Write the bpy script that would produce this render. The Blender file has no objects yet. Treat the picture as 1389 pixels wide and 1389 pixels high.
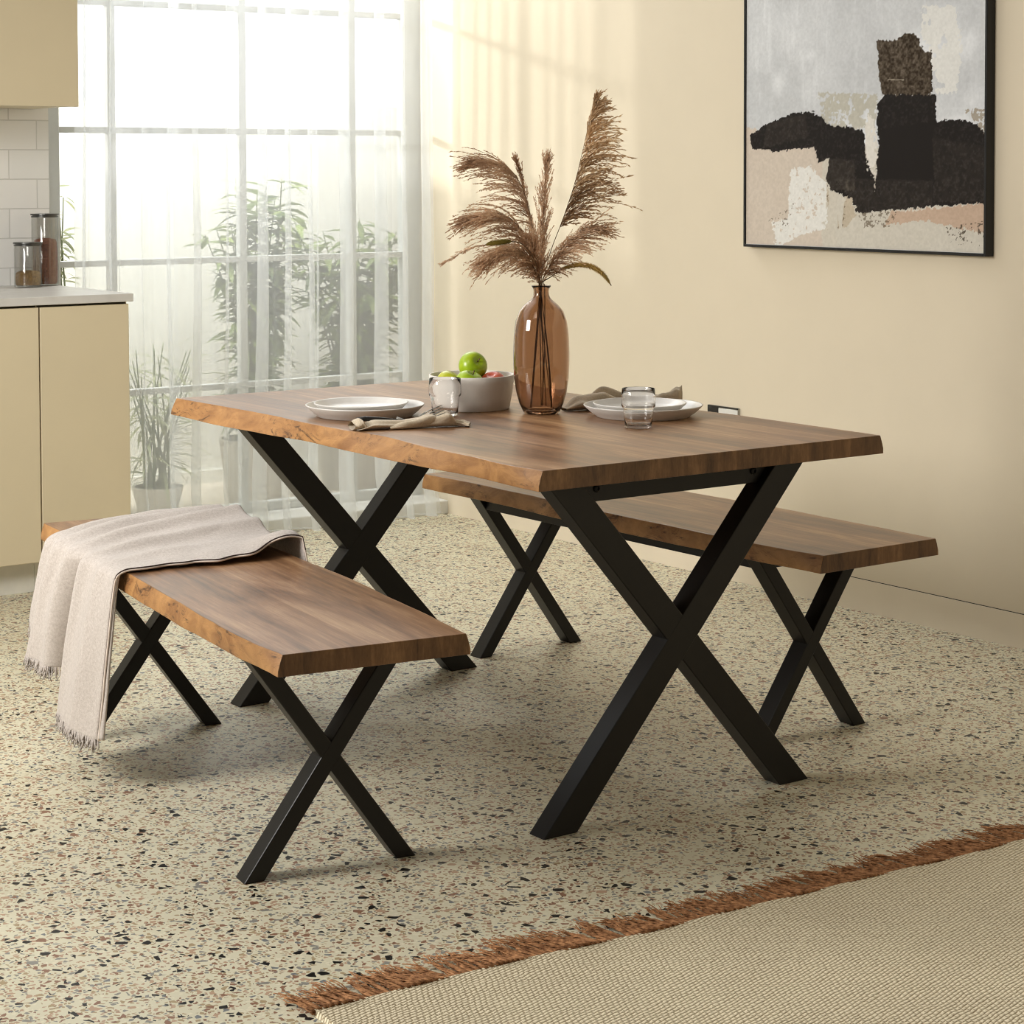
import bpy, bmesh, math, random
import numpy as np
from mathutils import Vector, Matrix, noise

random.seed(7)
C = bpy.context.scene.collection
SC = bpy.context.scene
SC.view_settings.view_transform = 'Standard'
SC.view_settings.look = 'None'
SC.view_settings.exposure = 0.0
SC.view_settings.gamma = 1.0


def lin(r, g, b):
    f = lambda c: (c / 255) / 12.92 if c <= 10 else (((c / 255) + .055) / 1.055) ** 2.4
    return (f(r), f(g), f(b), 1.0)


# ------------------------------------------------------------------ objects
def link(name, me, mat=None, parent=None, loc=None, rotz=None):
    o = bpy.data.objects.new(name, me)
    C.objects.link(o)
    if mat is not None and me is not None:
        for m in (mat if isinstance(mat, (list, tuple)) else [mat]):
            me.materials.append(m)
    if parent is not None:
        o.parent = parent
    if loc is not None:
        o.location = loc
    if rotz is not None:
        o.rotation_euler = (0, 0, rotz)
    return o


def empty(name, loc=(0, 0, 0), rotz=0.0):
    o = bpy.data.objects.new(name, None)
    C.objects.link(o)
    o.location = loc
    o.rotation_euler = (0, 0, rotz)
    o.empty_display_size = .1
    return o


def tag(o, label, cat, group=None, kind=None):
    o['label'] = label
    o['category'] = cat
    if group:
        o['group'] = group
    if kind:
        o['kind'] = kind
    return o


def struct(o, label=None, cat=None):
    o['kind'] = 'structure'
    if label:
        o['label'] = label
        o['category'] = cat
    return o


def dup(root, loc, rotz):
    r = root.copy()
    C.objects.link(r)
    r.location = loc
    r.rotation_euler = (0, 0, rotz)
    for ch in list(root.children):
        c = ch.copy()
        C.objects.link(c)
        c.parent = r
        for g in list(ch.children):
            d = g.copy()
            C.objects.link(d)
            d.parent = c
    return r


def pydata(name, v, f, smooth=False):
    me = bpy.data.meshes.new(name)
    me.from_pydata([tuple(p) for p in v], [], f)
    me.update()
    if smooth:
        for p in me.polygons:
            p.use_smooth = True
    return me


def bevel(o, w=.002, seg=2, ang=40):
    m = o.modifiers.new('bevel', 'BEVEL')
    m.width = w
    m.segments = seg
    m.limit_method = 'ANGLE'
    m.angle_limit = math.radians(ang)
    return o


class MB:
    """collects shapes into one mesh"""
    def __init__(self):
        self.v, self.f, self.m = [], [], []

    def add(self, v, f, m=0):
        n = len(self.v)
        self.v += [tuple(p) for p in v]
        self.f += [tuple(i + n for i in q) for q in f]
        self.m += [m] * len(f)

    def box(self, x0, x1, y0, y1, z0, z1, m=0):
        v = [(x0, y0, z0), (x1, y0, z0), (x1, y1, z0), (x0, y1, z0), (x0, y0, z1), (x1, y0, z1), (x1, y1, z1), (x0, y1, z1)]
        self.add(v, [(3, 2, 1, 0), (4, 5, 6, 7), (0, 1, 5, 4), (1, 2, 6, 5), (2, 3, 7, 6), (3, 0, 4, 7)], m)

    def prism_y(self, poly, y0, y1, m=0):
        n = len(poly)
        v = [(x, y0, z) for x, z in poly] + [(x, y1, z) for x, z in poly]
        f = [tuple(range(n)), tuple(reversed(range(n, 2 * n)))]
        f += [(i, i + n, (i + 1) % n + n, (i + 1) % n) for i in range(n)]
        self.add(v, f, m)

    def lathe(self, prof, seg=64, cx=0, cy=0, m=0):
        """prof: list of (r, z); r = 0 ends become poles"""
        n0 = len(self.v)
        rings = []
        for r, z in prof:
            if r < 1e-6:
                rings.append([len(self.v)])
                self.v.append((cx, cy, z))
            else:
                rings.append(list(range(len(self.v), len(self.v) + seg)))
                for k in range(seg):
                    a = 2 * math.pi * k / seg
                    self.v.append((cx + r * math.cos(a), cy + r * math.sin(a), z))
        for a, b in zip(rings, rings[1:]):
            for k in range(seg):
                k2 = (k + 1) % seg
                if len(a) == 1 and len(b) == 1:
                    continue
                if len(a) == 1:
                    q = (a[0], b[k2], b[k])
                elif len(b) == 1:
                    q = (a[k], a[k2], b[0])
                else:
                    q = (a[k], a[k2], b[k2], b[k])
                self.f.append(q)
                self.m.append(m)

    def tube(self, pts, rad, sides=6, m=0, cap=True):
        pts = [Vector(p) for p in pts]
        n = len(pts)
        rs = rad if isinstance(rad, (list, tuple)) else [rad] * n
        base = len(self.v)
        ref = Vector((0.13, 0.27, 0.95)).normalized()
        for i, p in enumerate(pts):
            t = (pts[min(i + 1, n - 1)] - pts[max(i - 1, 0)])
            t = t.normalized() if t.length > 1e-9 else Vector((0, 0, 1))
            u = t.cross(ref)
            if u.length < 1e-4:
                u = t.cross(Vector((1, 0, 0)))
            u.normalize()
            w = t.cross(u)
            for k in range(sides):
                a = 2 * math.pi * k / sides
                self.v.append(tuple(p + (u * math.cos(a) + w * math.sin(a)) * rs[i]))
        for i in range(n - 1):
            for k in range(sides):
                k2 = (k + 1) % sides
                self.f.append((base + i * sides + k, base + i * sides + k2, base + (i + 1) * sides + k2, base + (i + 1) * sides + k))
                self.m.append(m)
        if cap:
            self.f.append(tuple(base + k for k in reversed(range(sides))))
            self.f.append(tuple(base + (n - 1) * sides + k for k in range(sides)))
            self.m += [m, m]

    def grid(self, rows, m=0, close=False):
        """rows: list of equal-length point lists"""
        base = len(self.v)
        w = len(rows[0])
        for r in rows:
            self.v += [tuple(p) for p in r]
        for i in range(len(rows) - 1):
            for j in range(w if close else w - 1):
                j2 = (j + 1) % w
                self.f.append((base + i * w + j, base + i * w + j2, base + (i + 1) * w + j2, base + (i + 1) * w + j))
                self.m.append(m)

    def mesh(self, name, smooth=False, autosmooth=None):
        me = pydata(name, self.v, self.f)
        for p, mi in zip(me.polygons, self.m):
            p.material_index = mi
            p.use_smooth = smooth
        if autosmooth is not None:
            bm = bmesh.new()
            bm.from_mesh(me)
            for e in bm.edges:
                if len(e.link_faces) == 2 and e.calc_face_angle(0) > math.radians(autosmooth):
                    e.smooth = False
            bm.to_mesh(me)
            bm.free()
        return me

    def build(self, name, mat, parent=None, loc=None, rotz=None, smooth=False, autosmooth=None):
        return link(name, self.mesh(name, smooth or autosmooth is not None, autosmooth), mat, parent, loc, rotz)


# ------------------------------------------------------------------ materials
class NT:
    def __init__(self, name):
        self.mat = bpy.data.materials.new(name)
        self.mat.use_nodes = True
        self.t = self.mat.node_tree
        self.t.nodes.clear()
        self.out = self.n('ShaderNodeOutputMaterial')

    def n(self, kind, **kw):
        nd = self.t.nodes.new(kind)
        for k, v in kw.items():
            if k.startswith('i_'):
                key = k[2:]
                key = int(key) if key.isdigit() else key.replace('_', ' ')
                nd.inputs[key].default_value = v
            else:
                setattr(nd, k, v)
        return nd

    def l(self, a, b):
        self.t.links.new(a, b)

    def bsdf(self, **kw):
        b = self.n('ShaderNodeBsdfPrincipled')
        for k, v in kw.items():
            b.inputs[k.replace('_', ' ')].default_value = v
        self.l(b.outputs[0], self.out.inputs[0])
        return b

    def coord(self, scale=(1, 1, 1), kind='Object', rot=(0, 0, 0), loc=(0, 0, 0)):
        tc = self.n('ShaderNodeTexCoord')
        mp = self.n('ShaderNodeMapping')
        mp.inputs['Scale'].default_value = scale
        mp.inputs['Rotation'].default_value = rot
        mp.inputs['Location'].default_value = loc
        self.l(tc.outputs[kind], mp.inputs[0])
        return mp.outputs[0]

    def noise(self, co, scale=5, detail=4, rough=.55, dist=0):
        nd = self.n('ShaderNodeTexNoise')
        nd.inputs['Scale'].default_value = scale
        nd.inputs['Detail'].default_value = detail
        nd.inputs['Roughness'].default_value = rough
        nd.inputs['Distortion'].default_value = dist
        self.l(co, nd.inputs['Vector'])
        return nd

    def ramp(self, fac, stops, interp='LINEAR'):
        r = self.n('ShaderNodeValToRGB')
        r.color_ramp.interpolation = interp
        els = r.color_ramp.elements
        while len(els) > 1:
            els.remove(els[-1])
        els[0].position, els[0].color = stops[0]
        for p, c in stops[1:]:
            e = els.new(p)
            e.color = c
        self.l(fac, r.inputs[0])
        return r.outputs[0]

    def math(self, op, a, b=None, clamp=False):
        m = self.n('ShaderNodeMath', operation=op, use_clamp=clamp)
        for i, x in enumerate((a, b)):
            if x is None:
                continue
            if isinstance(x, (int, float)):
                m.inputs[i].default_value = x
            else:
                self.l(x, m.inputs[i])
        return m.outputs[0]

    def mix(self, fac, a, b, blend='MIX'):
        m = self.n('ShaderNodeMix', data_type='RGBA', blend_type=blend)
        for s, x in ((m.inputs[0], fac), (m.inputs[6], a), (m.inputs[7], b)):
            if isinstance(x, (int, float)):
                s.default_value = x
            elif isinstance(x, tuple):
                s.default_value = x
            else:
                self.l(x, s)
        return m.outputs[2]

    def bump(self, h, bsdf, strength=.3, dist=.01):
        b = self.n('ShaderNodeBump')
        b.inputs['Strength'].default_value = strength
        b.inputs['Distance'].default_value = dist
        self.l(h, b.inputs['Height'])
        self.l(b.outputs[0], bsdf.inputs['Normal'])


def plain(name, col, rough=.5, metal=0.0, var=.06, scale=30, bump=0.0, spec=.5, sheen=0.0):
    t = NT(name)
    b = t.bsdf(Roughness=rough, Metallic=metal)
    b.inputs['Specular IOR Level'].default_value = spec
    if sheen:
        b.inputs['Sheen Weight'].default_value = sheen
        b.inputs['Sheen Roughness'].default_value = .5
    co = t.coord()
    n = t.noise(co, scale, 4)
    k = 1 - var
    dark = tuple(c * k for c in col[:3]) + (1,)
    lite = tuple(min(1, c * (1 + var)) for c in col[:3]) + (1,)
    t.l(t.ramp(n.outputs[0], [(.3, dark), (.7, lite)]), b.inputs['Base Color'])
    if bump:
        t.bump(n.outputs[0], b, bump, .002)
    return t.mat


def wood_top(name, dark, mid, lite, rough=.36):
    t = NT(name)
    b = t.bsdf(Roughness=rough)
    b.inputs['Specular IOR Level'].default_value = .40
    oi = t.n('ShaderNodeObjectInfo')
    tc = t.n('ShaderNodeTexCoord')
    off = t.n('ShaderNodeVectorMath', operation='SCALE')
    off.inputs[0].default_value = (0.0, 3.1, 0.0)
    t.l(oi.outputs['Random'], off.inputs['Scale'])
    add = t.n('ShaderNodeVectorMath', operation='ADD')
    t.l(tc.outputs['Object'], add.inputs[0])
    t.l(off.outputs[0], add.inputs[1])

    def sc(s):
        mp = t.n('ShaderNodeMapping')
        mp.inputs['Scale'].default_value = s
        t.l(add.outputs[0], mp.inputs[0])
        return mp.outputs[0]
    big = t.noise(sc((5, .9, 2)), 2.0, 5, .6, .8)
    streak = t.noise(sc((26, .8, 3)), 2.2, 5, .65, .5)
    grain = t.noise(sc((110, 6, 30)), 2.0, 4, .7, .3)
    # glued staves: broad steps across the width
    wv = t.n('ShaderNodeTexVoronoi', feature='F1', voronoi_dimensions='1D')
    sx = t.n('ShaderNodeSeparateXYZ')
    t.l(add.outputs[0], sx.inputs[0])
    wv.inputs['Scale'].default_value = 11
    t.l(sx.outputs[0], wv.inputs['W'])
    stv = t.n('ShaderNodeSeparateColor')
    t.l(wv.outputs['Color'], stv.inputs[0])
    f = t.math('ADD', t.math('MULTIPLY', big.outputs[0], .54), t.math('MULTIPLY', streak.outputs[0], .36))
    f = t.math('ADD', f, t.math('MULTIPLY', grain.outputs[0], .20))
    f = t.math('ADD', f, t.math('MULTIPLY', stv.outputs[0], .09))
    col = t.ramp(f, [(.44, dark), (.60, mid), (.76, lite)])
    t.l(col, b.inputs['Base Color'])
    t.l(t.ramp(f, [(.3, (.27,) * 3 + (1,)), (.8, (.38,) * 3 + (1,))]), b.inputs['Roughness'])
    t.bump(grain.outputs[0], b, .12, .0006)
    return t.mat


def wood_edge(name, dark, mid, lite):
    t = NT(name)
    b = t.bsdf(Roughness=.5)
    co = t.coord((3, 5, 10))
    a = t.noise(co, 2.2, 6, .62, 1.1)
    co2 = t.coord((10, 9, 26))
    k = t.noise(co2, 1.5, 5, .7, 2.2)
    base = t.ramp(a.outputs[0], [(.3, mid), (.7, lite)])
    knots = t.ramp(k.outputs[0], [(.52, (0, 0, 0, 1)), (.64, (1, 1, 1, 1))])
    patch = t.noise(t.coord((2, 6, 8)), 1.3, 2)
    pm = t.ramp(patch.outputs[0], [(.44, (0, 0, 0, 1)), (.58, (1, 1, 1, 1))])
    m = t.math('MULTIPLY', t.math('MULTIPLY', knots, pm), .85)
    t.l(t.mix(m, base, dark), b.inputs['Base Color'])
    t.bump(k.outputs[0], b, .35, .003)
    return t.mat


M = {}
M['wood'] = wood_top('walnut_top', lin(86, 60, 40), lin(146, 108, 76), lin(190, 154, 116))
M['wood_end'] = wood_top('walnut_end', lin(70, 48, 28), lin(112, 80, 50), lin(152, 114, 76))
M['wood_edge'] = wood_edge('live_edge', lin(56, 33, 19), lin(132, 89, 49), lin(182, 135, 82))
M['black'] = plain('black_powder_coat', lin(17, 15, 13), .38, 0, .1, 220, .04, .35)
M['bolt'] = plain('black_bolt', lin(14, 14, 14), .35, .6)
M['wall'] = plain('cream_wall_paint', lin(225, 213, 190), .75, 0, .012, 6, .02, .25)
M['base'] = plain('cream_skirting_paint', lin(231, 219, 197), .55, 0, .015, 10, 0, .3)
M['cab'] = plain('beige_cabinet_lacquer', lin(213, 200, 170), .5, 0, .015, 4, 0, .35)
M['carcass'] = plain('painted_gap_shade', lin(70, 62, 46), .7)  # painted shade for door and skirting gaps, not the carcass colour
M['plinth'] = plain('grey_plinth', lin(222, 220, 210), .5, 0, .03)
M['counter'] = plain('pale_stone_counter', lin(205, 203, 198), .35, 0, .06, 14)
M['white'] = plain('white_gloss', lin(225, 224, 218), .4, 0, .02)
M['frame_grey'] = plain('grey_window_paint', lin(196, 198, 194), .5, 0, .02)
M['ceramic'] = plain('pale_grey_stoneware', lin(208, 204, 198), .32, 0, .03, 60)
M['bowl'] = plain('warm_stoneware', lin(214, 208, 199), .45, 0, .03, 60)
M['steel'] = plain('brushed_steel', lin(150, 148, 142), .28, .9)
M['lid'] = plain('dark_steel_lid', lin(90, 90, 88), .3, .9)
M['chrome'] = plain('chrome', lin(190, 190, 188), .15, 1.0, .02)
M['dark'] = plain('dark_handle', lin(28, 26, 24), .4)
M['frame_black'] = plain('black_picture_frame', lin(16, 15, 16), .4, 0, .1, 60, 0, .4)
M['napkin'] = plain('taupe_linen', lin(196, 181, 158), .9, 0, .12, 260, .25, .1, .3)
M['pot'] = plain('pale_clay_pot', lin(190, 186, 176), .8)
M['patio_wall'] = plain('patio_render', lin(236, 235, 226), .85, 0, .03, 3)
M['patio_floor'] = plain('patio_deck', lin(214, 204, 186), .8, 0, .05, 5)
M['stem'] = plain('dry_stem', lin(96, 72, 44), .7)
M['plant_stem'] = plain('green_stem', lin(96, 108, 66), .7)


def leaf_mat(name, c0, c1):
    t = NT(name)
    b = t.bsdf(Roughness=.4)
    n = t.noise(t.coord(), 9, 2)
    col = t.ramp(n.outputs[0], [(.35, c0), (.65, c1)])
    t.l(col, b.inputs['Base Color'])
    tr = t.n('ShaderNodeBsdfTranslucent')
    t.l(col, tr.inputs[0])
    mx = t.n('ShaderNodeMixShader')
    mx.inputs[0].default_value = .35
    t.l(b.outputs[0], mx.inputs[1])
    t.l(tr.outputs[0], mx.inputs[2])
    t.l(mx.outputs[0], t.out.inputs[0])
    return t.mat


M['leaf'] = leaf_mat('shrub_leaf', lin(80, 102, 52), lin(150, 166, 96))
M['leaf2'] = leaf_mat('pale_leaf', lin(120, 130, 92), lin(168, 172, 130))


def glass(name, col, rough=0.0, ior=1.45):
    t = NT(name)
    b = t.bsdf(Base_Color=col, Roughness=rough, IOR=ior)
    b.inputs['Transmission Weight'].default_value = 1.0
    # light passes on to what lies behind instead of a black shadow
    return t.mat


M['glass'] = glass('clear_glass', (1, 1, 1, 1), 0, 1.36)
M['amber'] = glass('amber_glass', (.58, .42, .31, 1))


def pane_mat():
    t = NT('window_glass')
    tr = t.n('ShaderNodeBsdfTransparent')
    gl = t.n('ShaderNodeBsdfGlossy')
    gl.inputs['Roughness'].default_value = .02
    mx = t.n('ShaderNodeMixShader')
    mx.inputs[0].default_value = .06
    t.l(tr.outputs[0], mx.inputs[1])
    t.l(gl.outputs[0], mx.inputs[2])
    t.l(mx.outputs[0], t.out.inputs[0])
    return t.mat


M['pane'] = pane_mat()


def jar_glass():
    t = NT('thin_jar_glass')
    tr = t.n('ShaderNodeBsdfTransparent')
    tr.inputs[0].default_value = (.88, .88, .87, 1)
    gl = t.n('ShaderNodeBsdfGlossy')
    gl.inputs['Roughness'].default_value = .05
    mx = t.n('ShaderNodeMixShader')
    mx.inputs[0].default_value = .09
    t.l(tr.outputs[0], mx.inputs[1])
    t.l(gl.outputs[0], mx.inputs[2])
    t.l(mx.outputs[0], t.out.inputs[0])
    return t.mat


M['jar'] = jar_glass()


def sheer_mat():
    t = NT('white_sheer_voile')
    n = t.noise(t.coord((3, 3, .6)), 4, 2)
    tr = t.n('ShaderNodeBsdfTransparent')
    tr.inputs[0].default_value = (.97, .975, .97, 1)
    tl = t.n('ShaderNodeBsdfTranslucent')
    tl.inputs[0].default_value = (.93, .955, .985, 1)
    df = t.n('ShaderNodeBsdfDiffuse')
    df.inputs[0].default_value = (.93, .95, .975, 1)
    m1 = t.n('ShaderNodeMixShader')
    m1.inputs[0].default_value = .42
    t.l(tl.outputs[0], m1.inputs[1])
    t.l(df.outputs[0], m1.inputs[2])
    m2 = t.n('ShaderNodeMixShader')
    t.l(t.ramp(n.outputs[0], [(.3, (.33,) * 3 + (1,)), (.7, (.38,) * 3 + (1,))]), m2.inputs[0])
    t.l(tr.outputs[0], m2.inputs[1])
    t.l(m1.outputs[0], m2.inputs[2])
    t.l(m2.outputs[0], t.out.inputs[0])
    return t.mat


M['sheer'] = sheer_mat()


def terrazzo():
    t = NT('terrazzo')
    b = t.bsdf(Roughness=.42)
    b.inputs['Specular IOR Level'].default_value = .25
    base_n = t.noise(t.coord(), 3, 3)
    col = t.ramp(base_n.outputs[0], [(.3, lin(208, 202, 176)), (.7, lin(218, 213, 188))])
    cream, pale = lin(222, 215, 190), lin(226, 220, 200)
    blk, rust, pink, grey, tan, blue = lin(13, 12, 11), lin(140, 104, 82), lin(182, 152, 126), lin(138, 136, 128), lin(168, 148, 114), lin(116, 120, 122)
    layers = [(125, .40, .12, 0, [(0, tan), (.25, pink), (.45, grey), (.6, cream), (.82, rust), (.96, blk)]),
              (82, .54, .14, 5, [(0, pink), (.26, rust), (.48, grey), (.66, tan), (.80, blue), (.88, blk)]),
              (52, .81, .16, 11, [(0, blk), (.45, rust), (.62, grey), (.78, pink), (.90, blk)])]
    for sc, keep, gap, off, pal in layers:
        warp = t.noise(t.coord(loc=(off, off * .7, 0)), sc * 1.1, 1)
        co = t.coord((1, 1, .001), rot=(0, 0, off * .37), loc=(off, off * 1.3, 0))
        mv = t.n('ShaderNodeVectorMath', operation='MULTIPLY_ADD')
        t.l(warp.outputs['Color'], mv.inputs[0])
        mv.inputs[1].default_value = (.42 / sc,) * 3
        t.l(co, mv.inputs[2])
        vo = t.n('ShaderNodeTexVoronoi', feature='F1', voronoi_dimensions='2D')
        vo.inputs['Scale'].default_value = sc
        t.l(mv.outputs[0], vo.inputs['Vector'])
        ve = t.n('ShaderNodeTexVoronoi', feature='DISTANCE_TO_EDGE', voronoi_dimensions='2D')
        ve.inputs['Scale'].default_value = sc
        t.l(mv.outputs[0], ve.inputs['Vector'])
        s = t.n('ShaderNodeSeparateColor')
        t.l(vo.outputs['Color'], s.inputs[0])
        exist = t.math('GREATER_THAN', s.outputs[0], keep)
        thr = t.math('ADD', t.math('MULTIPLY', s.outputs[2], .14), gap)
        edge = t.math('GREATER_THAN', ve.outputs['Distance'], thr)
        mask = t.math('MULTIPLY', exist, edge)
        chip = t.ramp(s.outputs[1], pal, 'CONSTANT')
        col = t.mix(mask, col, chip)
    t.l(col, b.inputs['Base Color'])
    return t.mat


M['terrazzo'] = terrazzo()


def tiles():
    t = NT('white_brick_tiles')
    b = t.bsdf(Roughness=.22)
    tc = t.n('ShaderNodeTexCoord')
    sp = t.n('ShaderNodeSeparateXYZ')
    t.l(tc.outputs['Object'], sp.inputs[0])
    cb = t.n('ShaderNodeCombineXYZ')
    t.l(t.math('ADD', sp.outputs[0], .022), cb.inputs[0])
    t.l(t.math('ADD', sp.outputs[2], .0145), cb.inputs[1])
    br = t.n('ShaderNodeTexBrick')
    br.inputs['Color1'].default_value = lin(232, 231, 228)
    br.inputs['Color2'].default_value = lin(226, 226, 223)
    br.inputs['Mortar'].default_value = lin(204, 203, 199)
    br.inputs['Scale'].default_value = 1.0
    br.inputs['Brick Width'].default_value = .2
    br.inputs['Row Height'].default_value = .1
    br.inputs['Mortar Size'].default_value = .0022
    br.inputs['Mortar Smooth'].default_value = .3
    t.l(cb.outputs[0], br.inputs['Vector'])
    t.l(br.outputs['Color'], b.inputs['Base Color'])
    inv = t.math('SUBTRACT', 1.0, br.outputs['Fac'])
    t.bump(inv, b, .5, .002)
    return t.mat


M['tiles'] = tiles()


def rug_mat():
    t = NT('woven_beige_rug')
    b = t.bsdf(Roughness=.95)
    b.inputs['Specular IOR Level'].default_value = .1
    wn = t.noise(t.coord(), 26, 3)
    mv = t.n('ShaderNodeVectorMath', operation='MULTIPLY_ADD')
    t.l(wn.outputs['Color'], mv.inputs[0])
    mv.inputs[1].default_value = (.010, .010, 0)
    t.l(t.coord(rot=(0, 0, -.30)), mv.inputs[2])
    br = t.n('ShaderNodeTexBrick')
    br.inputs['Scale'].default_value = 1.0
    br.inputs['Brick Width'].default_value = .0125
    br.inputs['Row Height'].default_value = .0075
    br.inputs['Mortar Size'].default_value = .0026
    br.inputs['Mortar Smooth'].default_value = 1.0
    t.l(mv.outputs[0], br.inputs['Vector'])
    h = t.math('SUBTRACT', 1.0, br.outputs['Fac'])
    n = t.noise(t.coord(), 150, 3)
    n2 = t.noise(t.coord(), 5, 3)
    hh = t.math('ADD', t.math('MULTIPLY', h, .7), t.math('MULTIPLY', n.outputs[0], .5))
    c = t.ramp(hh, [(.20, lin(146, 130, 104)), (.40, lin(216, 204, 176)), (.85, lin(233, 222, 196))])
    c = t.mix(.25, c, t.ramp(n2.outputs[0], [(.3, lin(176, 160, 134)), (.7, lin(212, 202, 182))]), 'MULTIPLY')
    t.l(c, b.inputs['Base Color'])
    t.bump(hh, b, .7, .004)
    return t.mat


M['rug'] = rug_mat()


def strand_mat(name, c0, c1, scale=60, rough=.8):
    t = NT(name)
    b = t.bsdf(Roughness=rough)
    b.inputs['Specular IOR Level'].default_value = .2
    n = t.noise(t.coord(), scale, 3)
    t.l(t.ramp(n.outputs[0], [(.32, c0), (.68, c1)]), b.inputs['Base Color'])
    return t.mat


M['fringe'] = strand_mat('rust_fringe', lin(104, 66, 38), lin(184, 134, 92), 90)
M['pampas'] = leaf_mat('dry_pampas', lin(178, 142, 110), lin(228, 198, 166))
M['pampas_dark'] = leaf_mat('dry_reed', lin(166, 132, 96), lin(220, 190, 150))
M['foxtail'] = leaf_mat('olive_foxtail', lin(128, 118, 54), lin(178, 160, 88))
M['foxtail_gold'] = leaf_mat('gold_foxtail', lin(160, 134, 66), lin(214, 184, 112))


def blanket_mat():
    t = NT('brushed_wool')
    b = t.bsdf(Roughness=.95)
    b.inputs['Specular IOR Level'].default_value = .05
    b.inputs['Sheen Weight'].default_value = .35
    n = t.noise(t.coord(), 170, 4, .7)
    n2 = t.noise(t.coord(), 700, 2, .6)
    f = t.math('ADD', t.math('MULTIPLY', n.outputs[0], .6), t.math('MULTIPLY', n2.outputs[0], .4))
    t.l(t.ramp(f, [(.3, lin(166, 155, 146)), (.7, lin(212, 203, 196))]), b.inputs['Base Color'])
    t.bump(f, b, .5, .003)
    return t.mat


M['blanket'] = blanket_mat()
M['hem'] = plain('dark_hem_thread', lin(62, 46, 42), .9)
M['hem_light'] = plain('pale_hem_thread', lin(222, 208, 196), .9)


def apple_mat(name, c0, c1):
    t = NT(name)
    b = t.bsdf(Roughness=.28)
    n = t.noise(t.coord((1, 1, .4)), 40, 4)
    t.l(t.ramp(n.outputs[0], [(.3, c0), (.7, c1)]), b.inputs['Base Color'])
    return t.mat


M['apple'] = apple_mat('green_apple', lin(128, 158, 10), lin(168, 190, 36))
M['apple_y'] = apple_mat('yellow_green_apple', lin(168, 172, 20), lin(196, 196, 60))
M['apple_r'] = apple_mat('red_apple', lin(150, 50, 34), lin(196, 92, 62))
M['lentil'] = strand_mat('red_lentils', lin(96, 56, 40), lin(168, 106, 80), 320)
M['grain'] = strand_mat('brown_grain', lin(96, 70, 36), lin(176, 140, 84), 260)


# ------------------------------------------------------------------ the room
WX = 1.679          # face of the right-hand wall
HT = .7492          # table height

fl = MB()
fl.box(-5, 1.72, -6, 3.50, -.05, 0)
struct(fl.build('floor', M['terrazzo']))

w = MB()
w.box(WX, WX + .1, -6, 3.78, 0, 2.7)
struct(w.build('wall_right', M['wall']))

w = MB()
w.box(WX - .004, WX, -6, 3.50, .0, .0945)
w.box(WX - .0006, WX, -6, 3.50, .0945, .0968, 1)  # dark strip painted in as the shadow line above the skirting
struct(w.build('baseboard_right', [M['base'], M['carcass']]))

w = MB()
w.box(-5, .121, 3.62, 3.76, 0, 2.7)
struct(w.build('wall_back', M['tiles']))
w = MB()
w.box(.121, WX, 3.66, 3.76, 2.40, 2.7)
struct(w.build('wall_back_header', M['wall']))

# window: threshold, frame, muntins, glass
w = MB()
w.box(.1212, WX, 3.50, 3.76, -.05, .05)
win_sill = bevel(struct(w.build('trim_1', M['white'])), .004)
root = struct(empty('window_1', (.122, 3.69, .05)))
YW0, YW1 = 3.69, 3.73
def wbox(mb, x0, x1, z0, z1, y0=YW0, y1=YW1):
    mb.box(x0 - .122, x1 - .122, y0 - 3.69, y1 - 3.69, z0 - .05, z1 - .05)
f = MB()
wbox(f, .122, .191, .05, 2.40)
wbox(f, 1.597, WX - .0003, .05, 2.40)
wbox(f, .191, 1.597, 2.35, 2.40)
wbox(f, .191, 1.597, .05, .085)
bevel(f.build('window_frame', M['frame_grey'], root), .003)
f = MB()
for z in (.524, .988, 1.457, 1.905):
    wbox(f, .191, 1.597, z - .011, z + .011, 3.695, 3.725)
for x in (.390, .908, 1.375):
    wbox(f, x - .0150, x + .0150, .085, 2.35, 3.694, 3.726)
bevel(f.build('muntin', M['frame_grey'], root), .002)
f = MB()
wbox(f, .191, 1.597, .085, 2.35, 3.709, 3.711)
f.build('pane', M['pane'], root)

# outside
w = MB()
w.box(-3, 6, 3.762, 9, -.07, -.02)
struct(w.build('patio_ground', M['patio_floor']), 'pale paved patio ground outside the window', 'patio')
w = MB()
w.box(-3, 6, 4.88, 4.98, -.02, 1.60)
w.box(-3, 6, 4.868, 4.88, -.02, .035)
struct(w.build('patio_wall', M['patio_wall']), 'cream rendered patio wall beyond the window', 'wall')

# socket on the right wall
s = empty('wall_socket', (WX, 1.905, .47))
tag(s, 'chrome double wall socket with black top on cream wall behind table', 'socket')
m = MB()
m.box(-.009, 0, -.074, .074, 0, .086)
bevel(m.build('plate', M['chrome'], s), .003)
m = MB()
m.box(-.0105, -.009, .022, .0735, .030, .0855)
m.box(-.0103, -.009, -.0735, .022, .0805, .0855)
bevel(m.build('rocker_switch', M['dark'], s), .0008)
m = MB()
m.box(-.0108, -.009, -.072, .020, .004, .079)
bevel(m.build('socket_face', M['white'], s), .001)

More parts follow.
